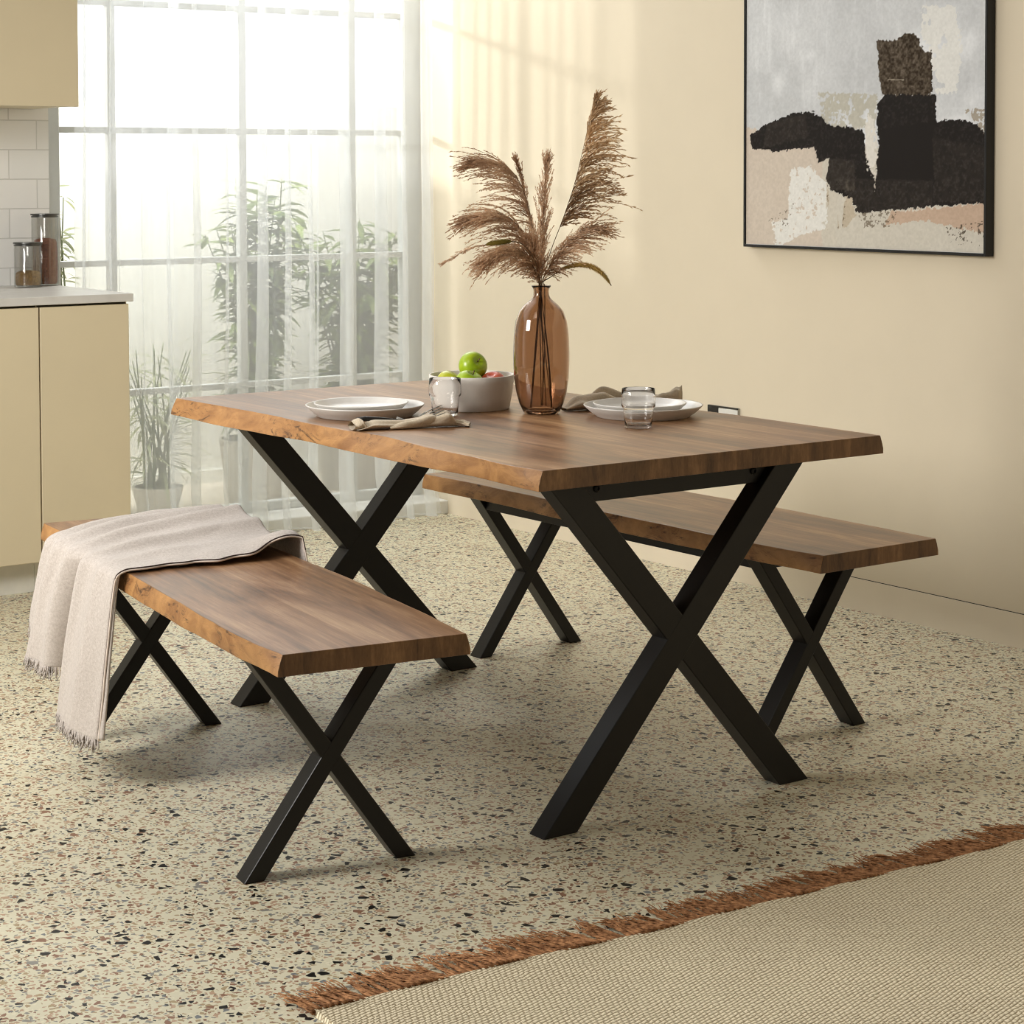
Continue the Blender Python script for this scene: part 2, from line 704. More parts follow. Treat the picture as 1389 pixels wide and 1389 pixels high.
# ------------------------------------------------------------------ kitchen
YC = 2.95
def cabinet(name, x0, x1, label, doors):
    r = empty(name, ((x0 + x1) / 2, 3.28, 0))
    tag(r, label, 'cabinet', 'beige base cabinets')
    ox, oy = (x0 + x1) / 2, 3.28
    b = MB()
    b.box(x0 - ox, x1 - ox, 2.972 - oy, 3.615 - oy, .10, .900)
    bevel(b.build('carcass', [M['cab']], r), .001)
    b = MB()
    b.box(x0 - ox, x1 - ox - .004, 2.9705 - oy, 2.972 - oy, .101, .899)  # thin dark sheet, its colour stands in for shade between the doors
    b.build('gap_shade_sheet', M['carcass'], r)
    b = MB()
    b.box(x0 - ox, x1 - ox, 3.016 - oy, 3.60 - oy, 0, .0998)
    bevel(b.build('plinth', M['plinth'], r), .001)
    for a, c in doors:
        b = MB()
        b.box(a + .002 - ox, c - .002 - ox, YC - oy, 2.970 - oy, .103, .893)
        bevel(b.build('door', M['cab'], r), .002)
    return r
cabinet('base_cabinet', -.2002, .101, 'narrow beige base cabinet at the counter end beside the curtain', [(-.2, .101)])
cabinet('base_cabinet', -.801, -.2006, 'wide beige base cabinet running out of view under the counter', [(-.8, -.2008)])
b = MB()
b.box(-.815, .1095, 2.938, 3.618, .9004, .9265)
o = tag(bevel(b.build('worktop', M['counter']), .002), 'pale stone kitchen worktop above the beige base cabinets', 'worktop')
r = empty('wall_cabinet', (-.23, 3.43, 1.522))
tag(r, 'beige handleless wall cabinet above the tiled splashback', 'cabinet')
b = MB()
b.box(-.30, .299, -.158, .186, .002, .75)
bevel(b.build('carcass', M['cab'], r), .001)
b = MB()
b.box(-.30, .300, -.180, -.160, 0, .75)
bevel(b.build('door', M['cab'], r), .0015)


def canister(loc, R, h, label, fill_h, fill_label, fill_mat, fname):
    r = empty('storage_canister', loc)
    tag(r, label, 'canister', 'glass canisters on the worktop')
    b = MB()
    t = .0022
    b.lathe([(0, 0), (R - .003, 0), (R, .003), (R, h - .014), (R - .001, h - .012), (R - t, h - .012), (R - t, .007), (R - .006, .0045), (0, .0045)], 64)
    b.build('jar_body', M['jar'], r, autosmooth=35)
    b = MB()
    b.lathe([(0, h - .0118), (R + .0005, h - .0118), (R + .0005, h - .0075), (R - .003, h - .0072), (R - .003, h - .0052), (R + .0025, h - .005), (R + .003, h - .003), (R + .002, h), (0, h + .0005)], 64)
    b.build('lid', M['lid'], r, autosmooth=35)
    b = MB()
    Ri = R - .0034
    prof = [(0, .0055), (Ri - .004, .0055), (Ri, .008), (Ri, fill_h - .004), (Ri * .8, fill_h + .001), (Ri * .4, fill_h + .004), (0, fill_h + .005)]
    b.lathe(prof, 48)
    o = b.build(fname, fill_mat, None, loc, smooth=True)
    tag(o, fill_label, 'dry food', None, 'stuff')
    mm = o.modifiers.new('sub', 'SUBSURF'); mm.levels = mm.render_levels = 2
    tx = bpy.data.textures.new('grain', 'VORONOI'); tx.noise_scale = .006
    d = o.modifiers.new('grain', 'DISPLACE'); d.texture = tx; d.strength = .0016; d.mid_level = .9
canister((-.018, 3.475, .9267), .046, .150, 'short glass canister with dark lid, a third full', .052, 'brown grains in the short glass canister', M['grain'], 'grains')
canister((.068, 3.535, .9267), .045, .243, 'tall glass canister with dark lid behind the short one', .156, 'reddish lentils in the tall glass canister', M['lentil'], 'lentils')


# ------------------------------------------------------------------ table and benches
def interp(prof, y):
    if y <= prof[0][0]:
        return prof[0][1]
    for (a, b), (c, d) in zip(prof, prof[1:]):
        if y <= c:
            t = (y - a) / (c - a)
            t = t * t * (3 - 2 * t)
            return b + (d - b) * t
    return prof[-1][1]


def slab(name, L, T, top, xl_t, xl_b, xr_t, xr_b, parent, seed, round_in=.002):
    """slab with two wavy live edges; x profiles as functions of y"""
    N = 90
    mb = MB()
    rows = []
    for i in range(N + 1):
        y = L * i / N
        j = lambda s, a=.0022: a * noise.noise((y * 9, s * 3.7 + seed, 0)) + a * .5 * noise.noise((y * 31, s * 3.7 + seed, 5))
        lt, lb, rt, rb = xl_t(y) + j(1), xl_b(y) + j(2), xr_t(y) + j(3), xr_b(y) + j(4)
        zt, zb = top, top - T
        bulge = .0022
        rows.append([(lt, y, zt), (lt + (rt - lt) * .33, y, zt), (lt + (rt - lt) * .67, y, zt), (rt, y, zt),
                     (rt + (rb - rt) * .35 + bulge * .7, y, zt - T * .33), (rt + (rb - rt) * .75 + bulge, y, zt - T * .72), (rb, y, zb),
                     (lb, y, zb),
                     (lt + (lb - lt) * .75 - bulge, y, zt - T * .72), (lt + (lb - lt) * .35 - bulge * .7, y, zt - T * .33)])
    W_ = 10
    for r in rows:
        mb.v += r
    for i in range(N):
        for k in range(W_):
            k2 = (k + 1) % W_
            mb.f.append((i * W_ + k, i * W_ + k2, (i + 1) * W_ + k2, (i + 1) * W_ + k))
            mb.m.append(0 if k < 3 else (2 if k in (3, 4, 5, 7, 8, 9) else 1))
    mb.f.append(tuple(reversed(range(W_))))
    mb.m.append(1)
    mb.f.append(tuple(N * W_ + k for k in range(W_)))
    mb.m.append(1)
    me = mb.mesh(name)
    bm = bmesh.new(); bm.from_mesh(me)
    bmesh.ops.recalc_face_normals(bm, faces=bm.faces)
    for fc in bm.faces:
        fc.smooth = fc.material_index == 2
    for e in bm.edges:
        if len(e.link_faces) == 2 and e.calc_face_angle(0) > .6:
            e.smooth = False
    bm.to_mesh(me); bm.free()
    o = link(name, me, [M['wood'], M['wood_end'], M['wood_edge']], parent)
    bevel(o, .0013, 2, 50)
    return o


def xframe(parent, a, e, zt, y, d, bar_h, bolts=True, barx=None):
    for sgn in (1, -1):
        mb = MB()
        sh = 0 if sgn == 1 else .0004
        p = [(-a * sgn, 0), ((-a + e) * sgn, 0), (a * sgn, zt), ((a - e) * sgn, zt)]
        if sgn == -1:
            p.reverse()
        mb.prism_y(p, y + sh, y + d - sh)
        bevel(mb.build('leg', M['black'], parent), .0022, 2)
    mb = MB()
    bx = a - e * .8
    s = bar_h * (2 * a - e) / zt
    xt, xb = a - e - .0005, a - e - s - .0005
    mb.prism_y([(-xb, zt - bar_h), (xb, zt - bar_h), (xt, zt - .0006), (-xt, zt - .0006)], y + d * .38, y + d * .62)
    mb.box(-xt * .98, xt * .98, y + d * .62, y + d * .95, zt - .006, zt - .0006)
    bar = bevel(mb.build('crossbar', M['black'], parent), .0012)
    if bolts:
        for x in (-xb + .012, xb - .012):
            mb = MB()
            pts = []
            yb = y + d * .38
            k = 20
            for rr, yy in ((.0078, yb), (.0078, yb - .003), (.0055, yb - .0048), (.0038, yb - .005), (.0034, yb - .0025)):
                pts.append([(x + rr * math.cos(2 * math.pi * i / k), yy, zt - bar_h * .55 + rr * math.sin(2 * math.pi * i / k)) for i in range(k)])
            mb.grid(pts, close=True)
            mb.f.append(tuple(range(4 * k, 5 * k))); mb.m.append(0)
            mb.build('bolt', M['bolt'], bar, autosmooth=40)


tbl = tag(empty('dining_table', (0, 0, 0)), 'long live-edge wooden dining table on black crossed metal legs, set for a meal', 'table')
near_t = [(0, -.4525), (.10, -.452), (.27, -.437), (.40, -.434), (.62, -.412), (.76, -.422), (.90, -.426), (1.13, -.415), (1.35, -.420), (1.46, -.426), (1.556, -.428)]
near_b = [(0, -.4525), (.25, -.440), (.39, -.446), (.51, -.447), (.77, -.442), (.88, -.434), (1.07, -.447), (1.28, -.455), (1.556, -.444)]
far_t = [(0, .442), (.2, .445), (.45, .445), (.56, .441), (.8, .430), (1.07, .427), (1.3, .437), (1.556, .430)]
near_t = [(y, x + .010 * max(0, 1 - y / .06) ) for y, x in near_t]
slab('tabletop', 1.556, .0394, HT, lambda y: interp(near_t, y), lambda y: interp(near_b, y), lambda y: interp(far_t, y), lambda y: interp(far_t, y) + .009, tbl, 1)
ZT = HT - .0394
xframe(tbl, .3542, .0823, ZT, .1207, .0509, .058)
xframe(tbl, .3542, .0823, ZT, 1.378, .0509, .058)

HB, TB = .4705, .0393
bench = tag(empty('bench', (-.8075, .005, 0), -.1357), 'live-edge wooden bench with a blanket draped over its far end', 'bench', 'benches at the table')
bl_t = [(0, -.179), (.11, -.192), (.26, -.196), (.43, -.195), (.61, -.192), (.86, -.189), (1.1, -.174), (1.35, -.172), (1.554, -.178)]
bl_b = [(0, -.187), (.2, -.197), (.5, -.203), (.9, -.199), (1.2, -.184), (1.554, -.187)]
br_t = [(0, .178), (.25, .188), (.57, .197), (.86, .189), (1.2, .181), (1.554, .178)]
slab('seat', 1.554, TB, HB, lambda y: interp(bl_t, y), lambda y: interp(bl_b, y), lambda y: interp(br_t, y), lambda y: interp(br_t, y) + .009, bench, 4)
xframe(bench, .1746, .040, HB - TB, .211, .0479, .030, bolts=False)
xframe(bench, .1746, .040, HB - TB, 1.297, .0479, .030, bolts=False)
mb = MB()
mb.box(-.152, -.128, .250, 1.305, HB - TB - .030, HB - TB - .0008)
bevel(mb.build('rail', M['black'], bench), .001)
mb = MB()
mb.box(.128, .152, .250, 1.305, HB - TB - .030, HB - TB - .0008)
bevel(mb.build('rail', M['black'], bench), .001)
b2 = dup(bench, (.6081, .1594, 0), .0163)
b2['label'] = 'empty live-edge wooden bench between the table and the cream wall'

# ------------------------------------------------------------------ picture
FX = WX - .033
Y0, Y1, Z0, Z1 = .789, 1.783, 1.071, 2.36
pic = tag(empty('framed_painting', (WX, (Y0 + Y1) / 2, Z0)), 'large framed abstract painting, black blocks on grey and beige, on cream wall', 'painting')
oy = (Y0 + Y1) / 2
def pbox(mb, x0, x1, y0, y1, z0, z1):
    mb.box(x0 - WX, x1 - WX, y0 - oy, y1 - oy, z0 - Z0, z1 - Z0)
RW = .0085
mb = MB()
pbox(mb, FX, WX - .0005, Y0, Y0 + RW, Z0, Z1)
pbox(mb, FX, WX - .0005, Y1 - RW, Y1, Z0, Z1)
pbox(mb, FX, WX - .0005, Y0 + RW, Y1 - RW, Z0, Z0 + RW)
pbox(mb, FX, WX - .0005, Y0 + RW, Y1 - RW, Z1 - RW, Z1)
bevel(mb.build('frame', M['frame_black'], pic), .0008, 1)

CW, CH = (Y1 - Y0 - 2 * RW - .002), (Z1 - Z0 - 2 * RW - .002)
NX, NZ = 460, 600
a = np.linspace(0, 1, NX)[None, :].repeat(NZ, 0)
hh = np.linspace(0, CH, NZ)[:, None].repeat(NX, 1)


def fbm(x, y, sc, seed, octv=4):
    out = np.zeros_like(x); amp = 1.; tot = 0
    rs = np.random.RandomState(seed)
    for o_ in range(octv):
        G = rs.rand(64, 64)
        u, v = x * sc * 2 ** o_, y * sc * 2 ** o_
        i, j = np.floor(u).astype(int), np.floor(v).astype(int)
        fu, fv = u - i, v - j
        fu, fv = fu * fu * (3 - 2 * fu), fv * fv * (3 - 2 * fv)
        g = lambda p, q: G[p % 64, q % 64]
        out += amp * ((g(i, j) * (1 - fu) + g(i + 1, j) * fu) * (1 - fv) + (g(i, j + 1) * (1 - fu) + g(i + 1, j + 1) * fu) * fv)
        tot += amp; amp *= .55
    return out / tot


def to_canvas(P):
    out = []
    for X, Y in P:
        s_ = (X - 170) / 1035
        z0, z1 = 1 / 1400, 1 / 1598
        A = s_ * z0 / (z1 * (1 - s_) + s_ * z0)
        h_ = (1065 + 43 * s_ - Y) / (1400 + 198 * s_)
        out.append((A, h_))
    return out


def inside(P, x, y):
    P = to_canvas(P)
    res = np.zeros(x.shape, bool)
    n = len(P)
    for i in range(n):
        (x0, y0), (x1, y1) = P[i], P[(i + 1) % n]
        c = ((y0 > y) != (y1 > y))
        with np.errstate(divide='ignore', invalid='ignore'):
            res ^= c & (x < (x1 - x0) * (y - y0) / (y1 - y0 + 1e-12) + x0)
    return res


xm = a * .974
n1 = fbm(xm, hh, 28, 1); n2 = fbm(xm, hh, 70, 2); n3 = fbm(xm, hh, 6, 3); n4 = fbm(xm, hh, 150, 4, 2); n5 = fbm(xm * 3, hh * .4, 16, 5)
jx = a + (n1 - .5) * .014 + (n4 - .5) * .012
jy = hh + (n2 - .5) * .010 + (n4 - .5) * .010
c255 = lambda r, g, b_: np.array([r, g, b_], float)
img = np.zeros((NZ, NX, 3))
img[:] = c255(202, 204, 206)
img += ((n3 - .5) * 34)[..., None]
img += np.clip((n5 - .58) * 40, 0, 10)[..., None]
img += np.clip((fbm(xm, hh, 3.5, 9) - .52) * 160, 0, 22)[..., None]
def paint(P, col, mask=None, alpha=1.0, jit=1.0):
    k = inside(P, a + (jx - a) * jit, hh + (jy - hh) * jit)
    if mask is not None:
        k = k & mask
    img[k] = img[k] * (1 - alpha) + col * alpha
    return k
paint([(150, 560), (420, 580), (560, 640), (560, 1200), (150, 1200)], c255(207, 193, 177), None, .9, 2)
paint([(500, 640), (1260, 640), (1260, 1200), (500, 1200)], c255(205, 199, 186), None, .95)
paint([(480, 405), (735, 410), (730, 560), (500, 560)], c255(182, 177, 160), n2 > .40, .75)
paint([(930, 20), (1080, 30), (1105, 250), (1080, 400), (985, 410), (960, 200), (925, 150)], c255(228, 227, 222), n1 > .33, .9, 1.5)
paint([(360, 740), (450, 728), (515, 800), (522, 1000), (440, 1015), (300, 1080), (285, 970), (350, 950)], c255(228, 227, 222), n2 > .30, .95, 1.4)
paint([(520, 820), (620, 850), (650, 940), (600, 1000), (525, 1005)], c255(188, 174, 152), n5 > .45, .8, 1.5)
paint([(800, 925), (1215, 890), (1215, 1020), (1040, 985), (940, 965), (770, 985)], c255(192, 164, 142), None, .85, 1.5)
dk, br_ = c255(30, 25, 22), c255(74, 63, 50)
body = [(185, 590), (260, 540), (380, 495), (450, 488), (500, 515), (512, 545), (640, 560), (680, 572), (692, 700), (725, 790), (742, 640), (735, 450),
        (765, 415), (985, 412), (990, 530), (1100, 520), (1170, 545), (1215, 590), (1215, 888), (1000, 900), (850, 915), (655, 930), (625, 868), (540, 835), (515, 790),
        (525, 690), (480, 712), (470, 640), (300, 660), (195, 650)]
kb = paint(body, dk)
kt = paint([(728, 175), (800, 180), (865, 142), (905, 150), (920, 185), (937, 225), (973, 222), (970, 412), (755, 415), (742, 300)], br_)
for P, amt in (([(500, 690), (640, 700), (640, 830), (520, 830)], 22), ([(260, 540), (420, 500), (440, 600), (240, 650)], 16), ([(560, 780), (980, 790), (980, 910), (660, 930)], 14), ([(980, 600), (1210, 640), (1210, 880), (990, 880)], 12)):
    k = inside(P, jx, jy) & kb
    img[k] += (n2[k] * 1.5 * amt)[:, None] * np.array([1, .95, .82])
k = kb & ~inside([(735, 560), (985, 530), (985, 780), (740, 780)], jx, jy)
img[k] += (np.clip(n4[k] - .48, 0, 1) * 45)[:, None]
img[kt] += ((n4[kt] - .5) * 90 + (n5[kt] - .5) * 30)[:, None]
paint([(700, 495), (722, 520), (736, 600), (735, 690), (724, 730), (700, 735), (690, 640), (684, 560)], c255(222, 218, 210), n2 > .33)
paint([(692, 735), (735, 740), (735, 775), (700, 755)], c255(215, 210, 200), n4 > .55)
paint([(725, 780), (731, 780), (731, 850), (726, 850)], c255(190, 180, 165), n4 > .45, 1, .3)
paint([(780, 345), (850, 347), (850, 351), (780, 350)], c255(170, 160, 145), None, .8, .15)
paint([(1040, 990), (1200, 960), (1212, 1090), (1060, 1060)], c255(70, 60, 48), (n4 > .60) & (n2 > .5), .8)
paint([(520, 850), (610, 870), (600, 1000), (540, 1000)], c255(80, 66, 48), (n4 > .62) & (n5 > .5), .7)
paint([(650, 930), (830, 915), (800, 990), (690, 990)], c255(84, 72, 55), (n4 > .60), .6)
paint([(270, 960), (380, 880), (350, 1010)], c255(90, 80, 66), (n4 > .66), .6)
paint([(1120, 480), (1210, 470), (1210, 590), (1170, 545)], c255(150, 138, 120), n4 > .45, .8)
rest = ~(kb | kt)
img[rest] += ((n4[rest] - .5) * 16)[:, None]
img = np.clip(img, 0, 255) / 255
linimg = np.where(img <= .04045, img / 12.92, ((img + .055) / 1.055) ** 2.4)
# canvas faces -x: picture left is +y
vv = np.zeros((NZ, NX, 3))
vv[..., 0] = FX + .004 - WX
vv[..., 1] = (Y1 - RW - .001 - oy) - a * CW
vv[..., 2] = RW + .001 + hh
idx = np.arange(NZ * NX).reshape(NZ, NX)
fq = np.stack([idx[:-1, :-1], idx[:-1, 1:], idx[1:, 1:], idx[1:, :-1]], -1).reshape(-1, 4)
me = bpy.data.meshes.new('canvas')
me.from_pydata(vv.reshape(-1, 3).tolist(), [], fq.tolist())
at = me.color_attributes.new('paint', 'FLOAT_COLOR', 'POINT')
rgba = np.ones((NZ * NX, 4), np.float32)
rgba[:, :3] = linimg.reshape(-1, 3)
at.data.foreach_set('color', rgba.ravel())
t = NT('painted_canvas')
bs = t.bsdf(Roughness=.7)
bs.inputs['Specular IOR Level'].default_value = .15
ca = t.n('ShaderNodeVertexColor', layer_name='paint')
nn = t.noise(t.coord(), 400, 2)
t.l(ca.outputs[0], bs.inputs['Base Color'])
t.bump(nn.outputs[0], bs, .1, .001)
link('canvas', me, t.mat, pic)
mb = MB()
pbox(mb, FX + .005, WX - .002, Y0 + RW, Y1 - RW, Z0 + RW, Z1 - RW)
mb.build('backing_board', M['white'], pic)

# ------------------------------------------------------------------ tableware
RT = Vector((.815, -.580, 0))     # along the picture, in the floor plane
FW = Vector((.5805, .8142, 0))    # away from the camera side
UP = Vector((0, 0, 1))


def plate(loc, R, base, h, label, name='dinner_plate', group='stoneware plates'):
    b = MB()
    t = .004
    prof = [(0, .0015), (base - .006, .0015), (base - .004, 0), (base, 0), (base + .002, .002), (base + (R - base) * .5, h * .42), (R - .001, h - .003),
            (R, h - .001), (R - .0015, h), (R - .004, h - .0012), (base + (R - base) * .45, h * .42 + t), (base - .004, t + .0035), (base * .6, t + .002), (0, t + .002)]
    b.lathe(prof, 96)
    o = b.build(name, M['ceramic'], None, loc, smooth=True)
    tag(o, label, 'plate', group)
    return o
P1 = Vector((-.248, .955, HT)); P2 = Vector((.259, .569, HT))
plate(P1 + Vector((0, 0, .0003)), .1365, .108, .0275, 'large grey plate under a small one, beside the fork and rolled napkin')
plate(P1 + RT * -.009 + Vector((0, 0, .0078)), .1085, .082, .0245, 'small grey plate stacked on the large plate beside the rolled napkin', 'side_plate')
plate(P2 + Vector((0, 0, .0003)), .1365, .106, .0275, 'large grey plate under a small one, near the wall side of the table')
plate(P2 + RT * -.008 + Vector((0, 0, .0078)), .107, .081, .0245, 'small grey plate stacked on the large plate behind the right tumbler', 'side_plate')


def tumbler(loc, label):
    b = MB()
    out = [(0, 0), (.0275, 0), (.0295, .002), (.0310, .020), (.0335, .042), (.0350, .0445), (.0372, .0475), (.0375, .053), (.0372, .070), (.0360, .0855)]
    inn = [(.0354, .0860), (.0350, .0855), (.0362, .070), (.0365, .053), (.0360, .0492), (.0336, .0462), (.0322, .042), (.0297, .022), (.0282, .009), (.025, .0065), (0, .006)]
    b.lathe(out + inn, 72)
    o = b.build('glass_tumbler', M['glass'], None, loc, smooth=True)
    tag(o, label, 'glass', 'clear stepped tumblers')
tumbler((-.099, .848, HT + .0003), 'clear stepped glass tumbler beside the fruit bowl and rolled napkin')
tumbler((.114, .407, HT + .0003), 'clear stepped glass tumbler in front of the right-hand plates')

BW = Vector((.033, .932, HT + .0003))
b = MB()
b.lathe([(0, .002), (.083, .002), (.085, 0), (.087, 0), (.089, .002), (.0945, .030), (.0995, .066), (.1015, .0800), (.1005, .0812), (.0975, .0812), (.0965, .0800), (.0945, .066), (.0895, .036), (.085, .029), (0, .027)], 96)
tag(b.build('fruit_bowl', M['bowl'], None, BW, smooth=True), 'deep pale stoneware bowl of apples beside the amber vase', 'bowl')


def apple(loc, R, mat, label, tilt, flat=.9, stem=True):
    r = empty('apple', loc)
    r.rotation_euler = tilt
    tag(r, label, 'apple', 'apples in the bowl')
    b = MB()
    prof = []
    n = 22
    for i in range(n + 1):
        th = math.pi * i / n
        rr = math.sin(th) ** .92 if 0 < i < n else 0
        z = -math.cos(th)
        dim = math.exp(-(rr / .28) ** 2)
        z = z * flat - math.copysign(.22 * dim, z)
        rr *= 1 + .05 * z
        prof.append((R * rr, R * z))
    b.lathe(prof, 40)
    b.build('flesh', mat, r, smooth=True)
    if stem:
        b = MB()
        b.tube([(0, 0, R * .64), (.0006, 0, R * .8), (.002, .001, R * 1.02)], [.0014, .0011, .0016], 7)
        b.build('stem', M['stem'], r, smooth=True)
apple(BW + RT * .002 + FW * .016 + UP * .0985, .0345, M['apple'], 'bright green apple lying on top of the others in the bowl', (.95, -.5, .3))
apple(BW + RT * -.005 + FW * -.046 + UP * .0635, .0335, M['apple'], 'green apple at the front of the bowl under the top one', (.45, -.1, .5))
apple(BW + RT * -.053 + FW * .004 + UP * .0585, .0325, M['apple_y'], 'yellow-green apple at the left side of the bowl', (.3, .4, 0), stem=False)
apple(BW + RT * .050 + FW * -.004 + UP * .0580, .0315, M['apple_r'], 'red apple at the vase side of the bowl', (.2, -.4, 0), stem=False)

# vase
VB = Vector((.102, .748, HT + .0003))
b = MB()
out = [(0, .003), (.030, .002), (.036, 0), (.0395, .0015), (.0435, .007), (.0515, .0245), (.0585, .051), (.0634, .082), (.0650, .115), (.0652, .140), (.0640, .175), (.0622, .195), (.0590, .215),
       (.0510, .2370), (.0405, .2505), (.0290, .2600), (.0217, .2665), (.0183, .2740), (.0178, .2830), (.0185, .2890), (.0218, .2935), (.0226, .2950), (.0222, .2965)]
t_ = .0028
inn = [(.0195, .2965), (.0160, .2890), (.0152, .2830), (.0156, .2740), (.0192, .2645), (.0270, .2575), (.0385, .2480), (.0487, .2350), (.0563, .2140), (.0594, .1945), (.0612, .175), (.0624, .140), (.0622, .115), (.0606, .082),
       (.0556, .0515), (.0485, .0260), (.0400, .0110), (.034, .0075), (0, .007)]
b.lathe(out + inn, 96)
tag(b.build('glass_vase', M['amber'], None, VB, smooth=True), 'tall amber glass bottle vase holding dried grasses on the table', 'vase')


def VP(px, py, d=0.0):
    """a point of the bouquet: across, up from the vase foot, and depth"""
    return VB + RT * ((px - 734.5) / 587) + UP * ((561 - py) / 587) + FW * d


def catmull(pts, n):
    pts = [Vector(p) for p in pts]
    P = [pts[0] * 2 - pts[1]] + pts + [pts[-1] * 2 - pts[-2]]
    out = []
    seg = len(pts) - 1
    for i in range(n + 1):
        s = seg * i / n
        k = min(int(s), seg - 1)
        t = s - k
        a_, b_, c_, d_ = P[k:k + 4]
        out.append(.5 * ((2 * b_) + (c_ - a_) * t + (2 * a_ - 5 * b_ + 4 * c_ - d_) * t * t + (3 * b_ - a_ - 3 * c_ + d_) * t ** 3))
    return out


def plume(label, pts, start, nb, blen, drift, mat, seed, spread=.5, gap=.0034, spk=(.0075, .0013), tip=.55, stem_foot=None, bundle=3, taper_in=.25):
    """one dried grass: stem curve, then a feathery head from `start` on"""
    rnd = random.Random(seed)
    r = empty('pampas_stem', VB)
    tag(r, label, 'dried grass', 'dried pampas grasses in the amber vase')
    path = catmull(pts, 60)
    loc = [p - VB for p in path]
    foot = stem_foot or Vector((.028 * math.cos((seed % 3) * 2.1 + .6 + seed * .02), .028 * math.sin((seed % 3) * 2.1 + .6 + seed * .02), .012))
    neck = Vector((rnd.uniform(-.006, .006), rnd.uniform(-.006, .006), .285))
    lower = catmull([foot, foot * .55 + neck * .45 + Vector((rnd.uniform(-.004, .004), rnd.uniform(-.004, .004), 0)), neck, loc[0] * .5 + neck * .5, loc[0]], 16)
    b = MB()
    full = lower + loc[1:]
    n = len(full)
    b.tube(full, [.0011 - .0008 * i / n for i in range(n)], 6)
    b.build('stem', M['stem'], r, smooth=True)
    b = MB()
    N = len(loc) - 1
    dr = drift[0] * RT + drift[1] * UP + drift[2] * FW
    gv = lambda k_: Vector((rnd.gauss(0, 1), rnd.gauss(0, 1), rnd.gauss(0, 1))) * k_
    for i in range(nb):
        f = i / (nb - 1)
        s = min(.995, start + (1 - start) * f + rnd.uniform(-.012, .012))
        s = max(0, s)
        k = min(int(s * N), N - 1)
        p0 = loc[k].lerp(loc[k + 1], s * N - k)
        tan = (loc[min(k + 1, N)] - loc[max(k - 1, 0)]).normalized()
        env = min(1, .45 + .55 * min(1, f / taper_in)) * (1 - (1 - tip) * f ** 1.3)
        LB = blen * env * rnd.uniform(.7, 1.15)
        side = gv(1)
        side -= tan * side.dot(tan)
        side.normalize()
        db = (tan * rnd.uniform(.75, 1.1) + side * spread * rnd.uniform(.2, 1) * (1 - .75 * f ** 3) + dr * .30 * (1 - .9 * f ** 3)).normalized()
        for w_i in range(bundle):
            L = LB * rnd.uniform(.55, 1.08)
            d = (db + gv(.16)).normalized()
            pts_b = [p0]
            ns = 10
            cv = rnd.uniform(.05, .20)
            for q in range(ns):
                g = (q + 1) / ns
                d = (d + dr * (cv * (.6 + 1.1 * g) * (1 - .8 * f ** 3)) + gv(.035)).normalized()
                pts_b.append(pts_b[-1] + d * (L / ns))
            b.tube(pts_b, [.0005 - .0003 * q / ns for q in range(ns + 1)], 3, cap=False)
            m = max(4, int(L / gap))
            for q in range(m):
                g = .08 + .92 * (q + rnd.random()) / m
                kk = min(int(g * ns), ns - 1)
                base = pts_b[kk].lerp(pts_b[kk + 1], g * ns - kk)
                tb = (pts_b[kk + 1] - pts_b[kk]).normalized()
                sd = gv(1)
                sd = (sd - tb * sd.dot(tb)).normalized()
                ax = (tb * .9 + sd * rnd.uniform(.1, .42)).normalized()
                l_ = spk[0] * rnd.uniform(.6, 1.3)
                w_ = spk[1] * rnd.uniform(.7, 1.3)
                nrm = ax.cross(gv(1)).normalized()
                b.add([base, base + ax * l_ * .45 + nrm * w_, base + ax * l_, base + ax * l_ * .45 - nrm * w_], [(0, 1, 2, 3)])
    b.build('plume', mat, r)
    return r


pm, pd = M['pampas'], M['pampas_dark']
plume('dried plume arching highest to the left', [VP(733, 378), VP(727, 330, .01), VP(718, 285, .01), VP(708, 252, 0), VP(690, 228, -.01), VP(662, 219, -.015), VP(640, 222, -.015)], .24, 66, .160, (-.95, -.46, -.05), pm, 11, .50, tip=.28)
plume('dried plume bending left at middle height over the lower ones', [VP(732, 380, -.01), VP(723, 345, -.03), VP(708, 312, -.05), VP(686, 291, -.06), VP(662, 289, -.07), VP(640, 296, -.07)], .18, 64, .150, (-.9, -.62, -.1), pm, 12, .50, tip=.38)
plume('dried plume hanging lowest on the left over the vase shoulder', [VP(731, 382, -.02), VP(721, 356, -.05), VP(706, 338, -.07), VP(686, 336, -.085), VP(668, 346, -.09)], .12, 64, .135, (-.66, -.88, -.1), pm, 13, .55, tip=.62)
plume('short thin dried plume standing upright in the middle', [VP(735, 378, 0), VP(736, 340, 0), VP(738, 290, .0), VP(741, 245, .0), VP(743, 222, 0)], .04, 64, .085, (.03, .40, 0), pm, 14, .46, tip=.40)
plume('tallest dried plume rising to the right with side branches blowing right', [VP(737, 380, .01), VP(748, 340, .02), VP(764, 298, .02), VP(780, 250, .02), VP(791, 205, .015), VP(800, 165, .01), VP(806, 140, .01)], .28, 60, .160, (1.0, -.50, 0), pd, 15, .24, tip=.20, spk=(.0105, .0016), bundle=4, taper_in=.12)
plume('bushy dried plume leaning right just above the vase mouth', [VP(736, 380, -.01), VP(747, 358, -.03), VP(764, 334, -.04), VP(786, 314, -.04), VP(804, 310, -.04)], .06, 78, .095, (.55, -.50, 0), pm, 16, .65, tip=.7)
plume('thin wispy dried spray drooping far out at the left', [VP(731, 380, .01), VP(712, 352, .02), VP(682, 333, .03), VP(645, 335, .03), VP(614, 350, .03), VP(604, 356, .03)], .45, 26, .034, (-.6, -.4, 0), pm, 17, .35, tip=.4, bundle=2)
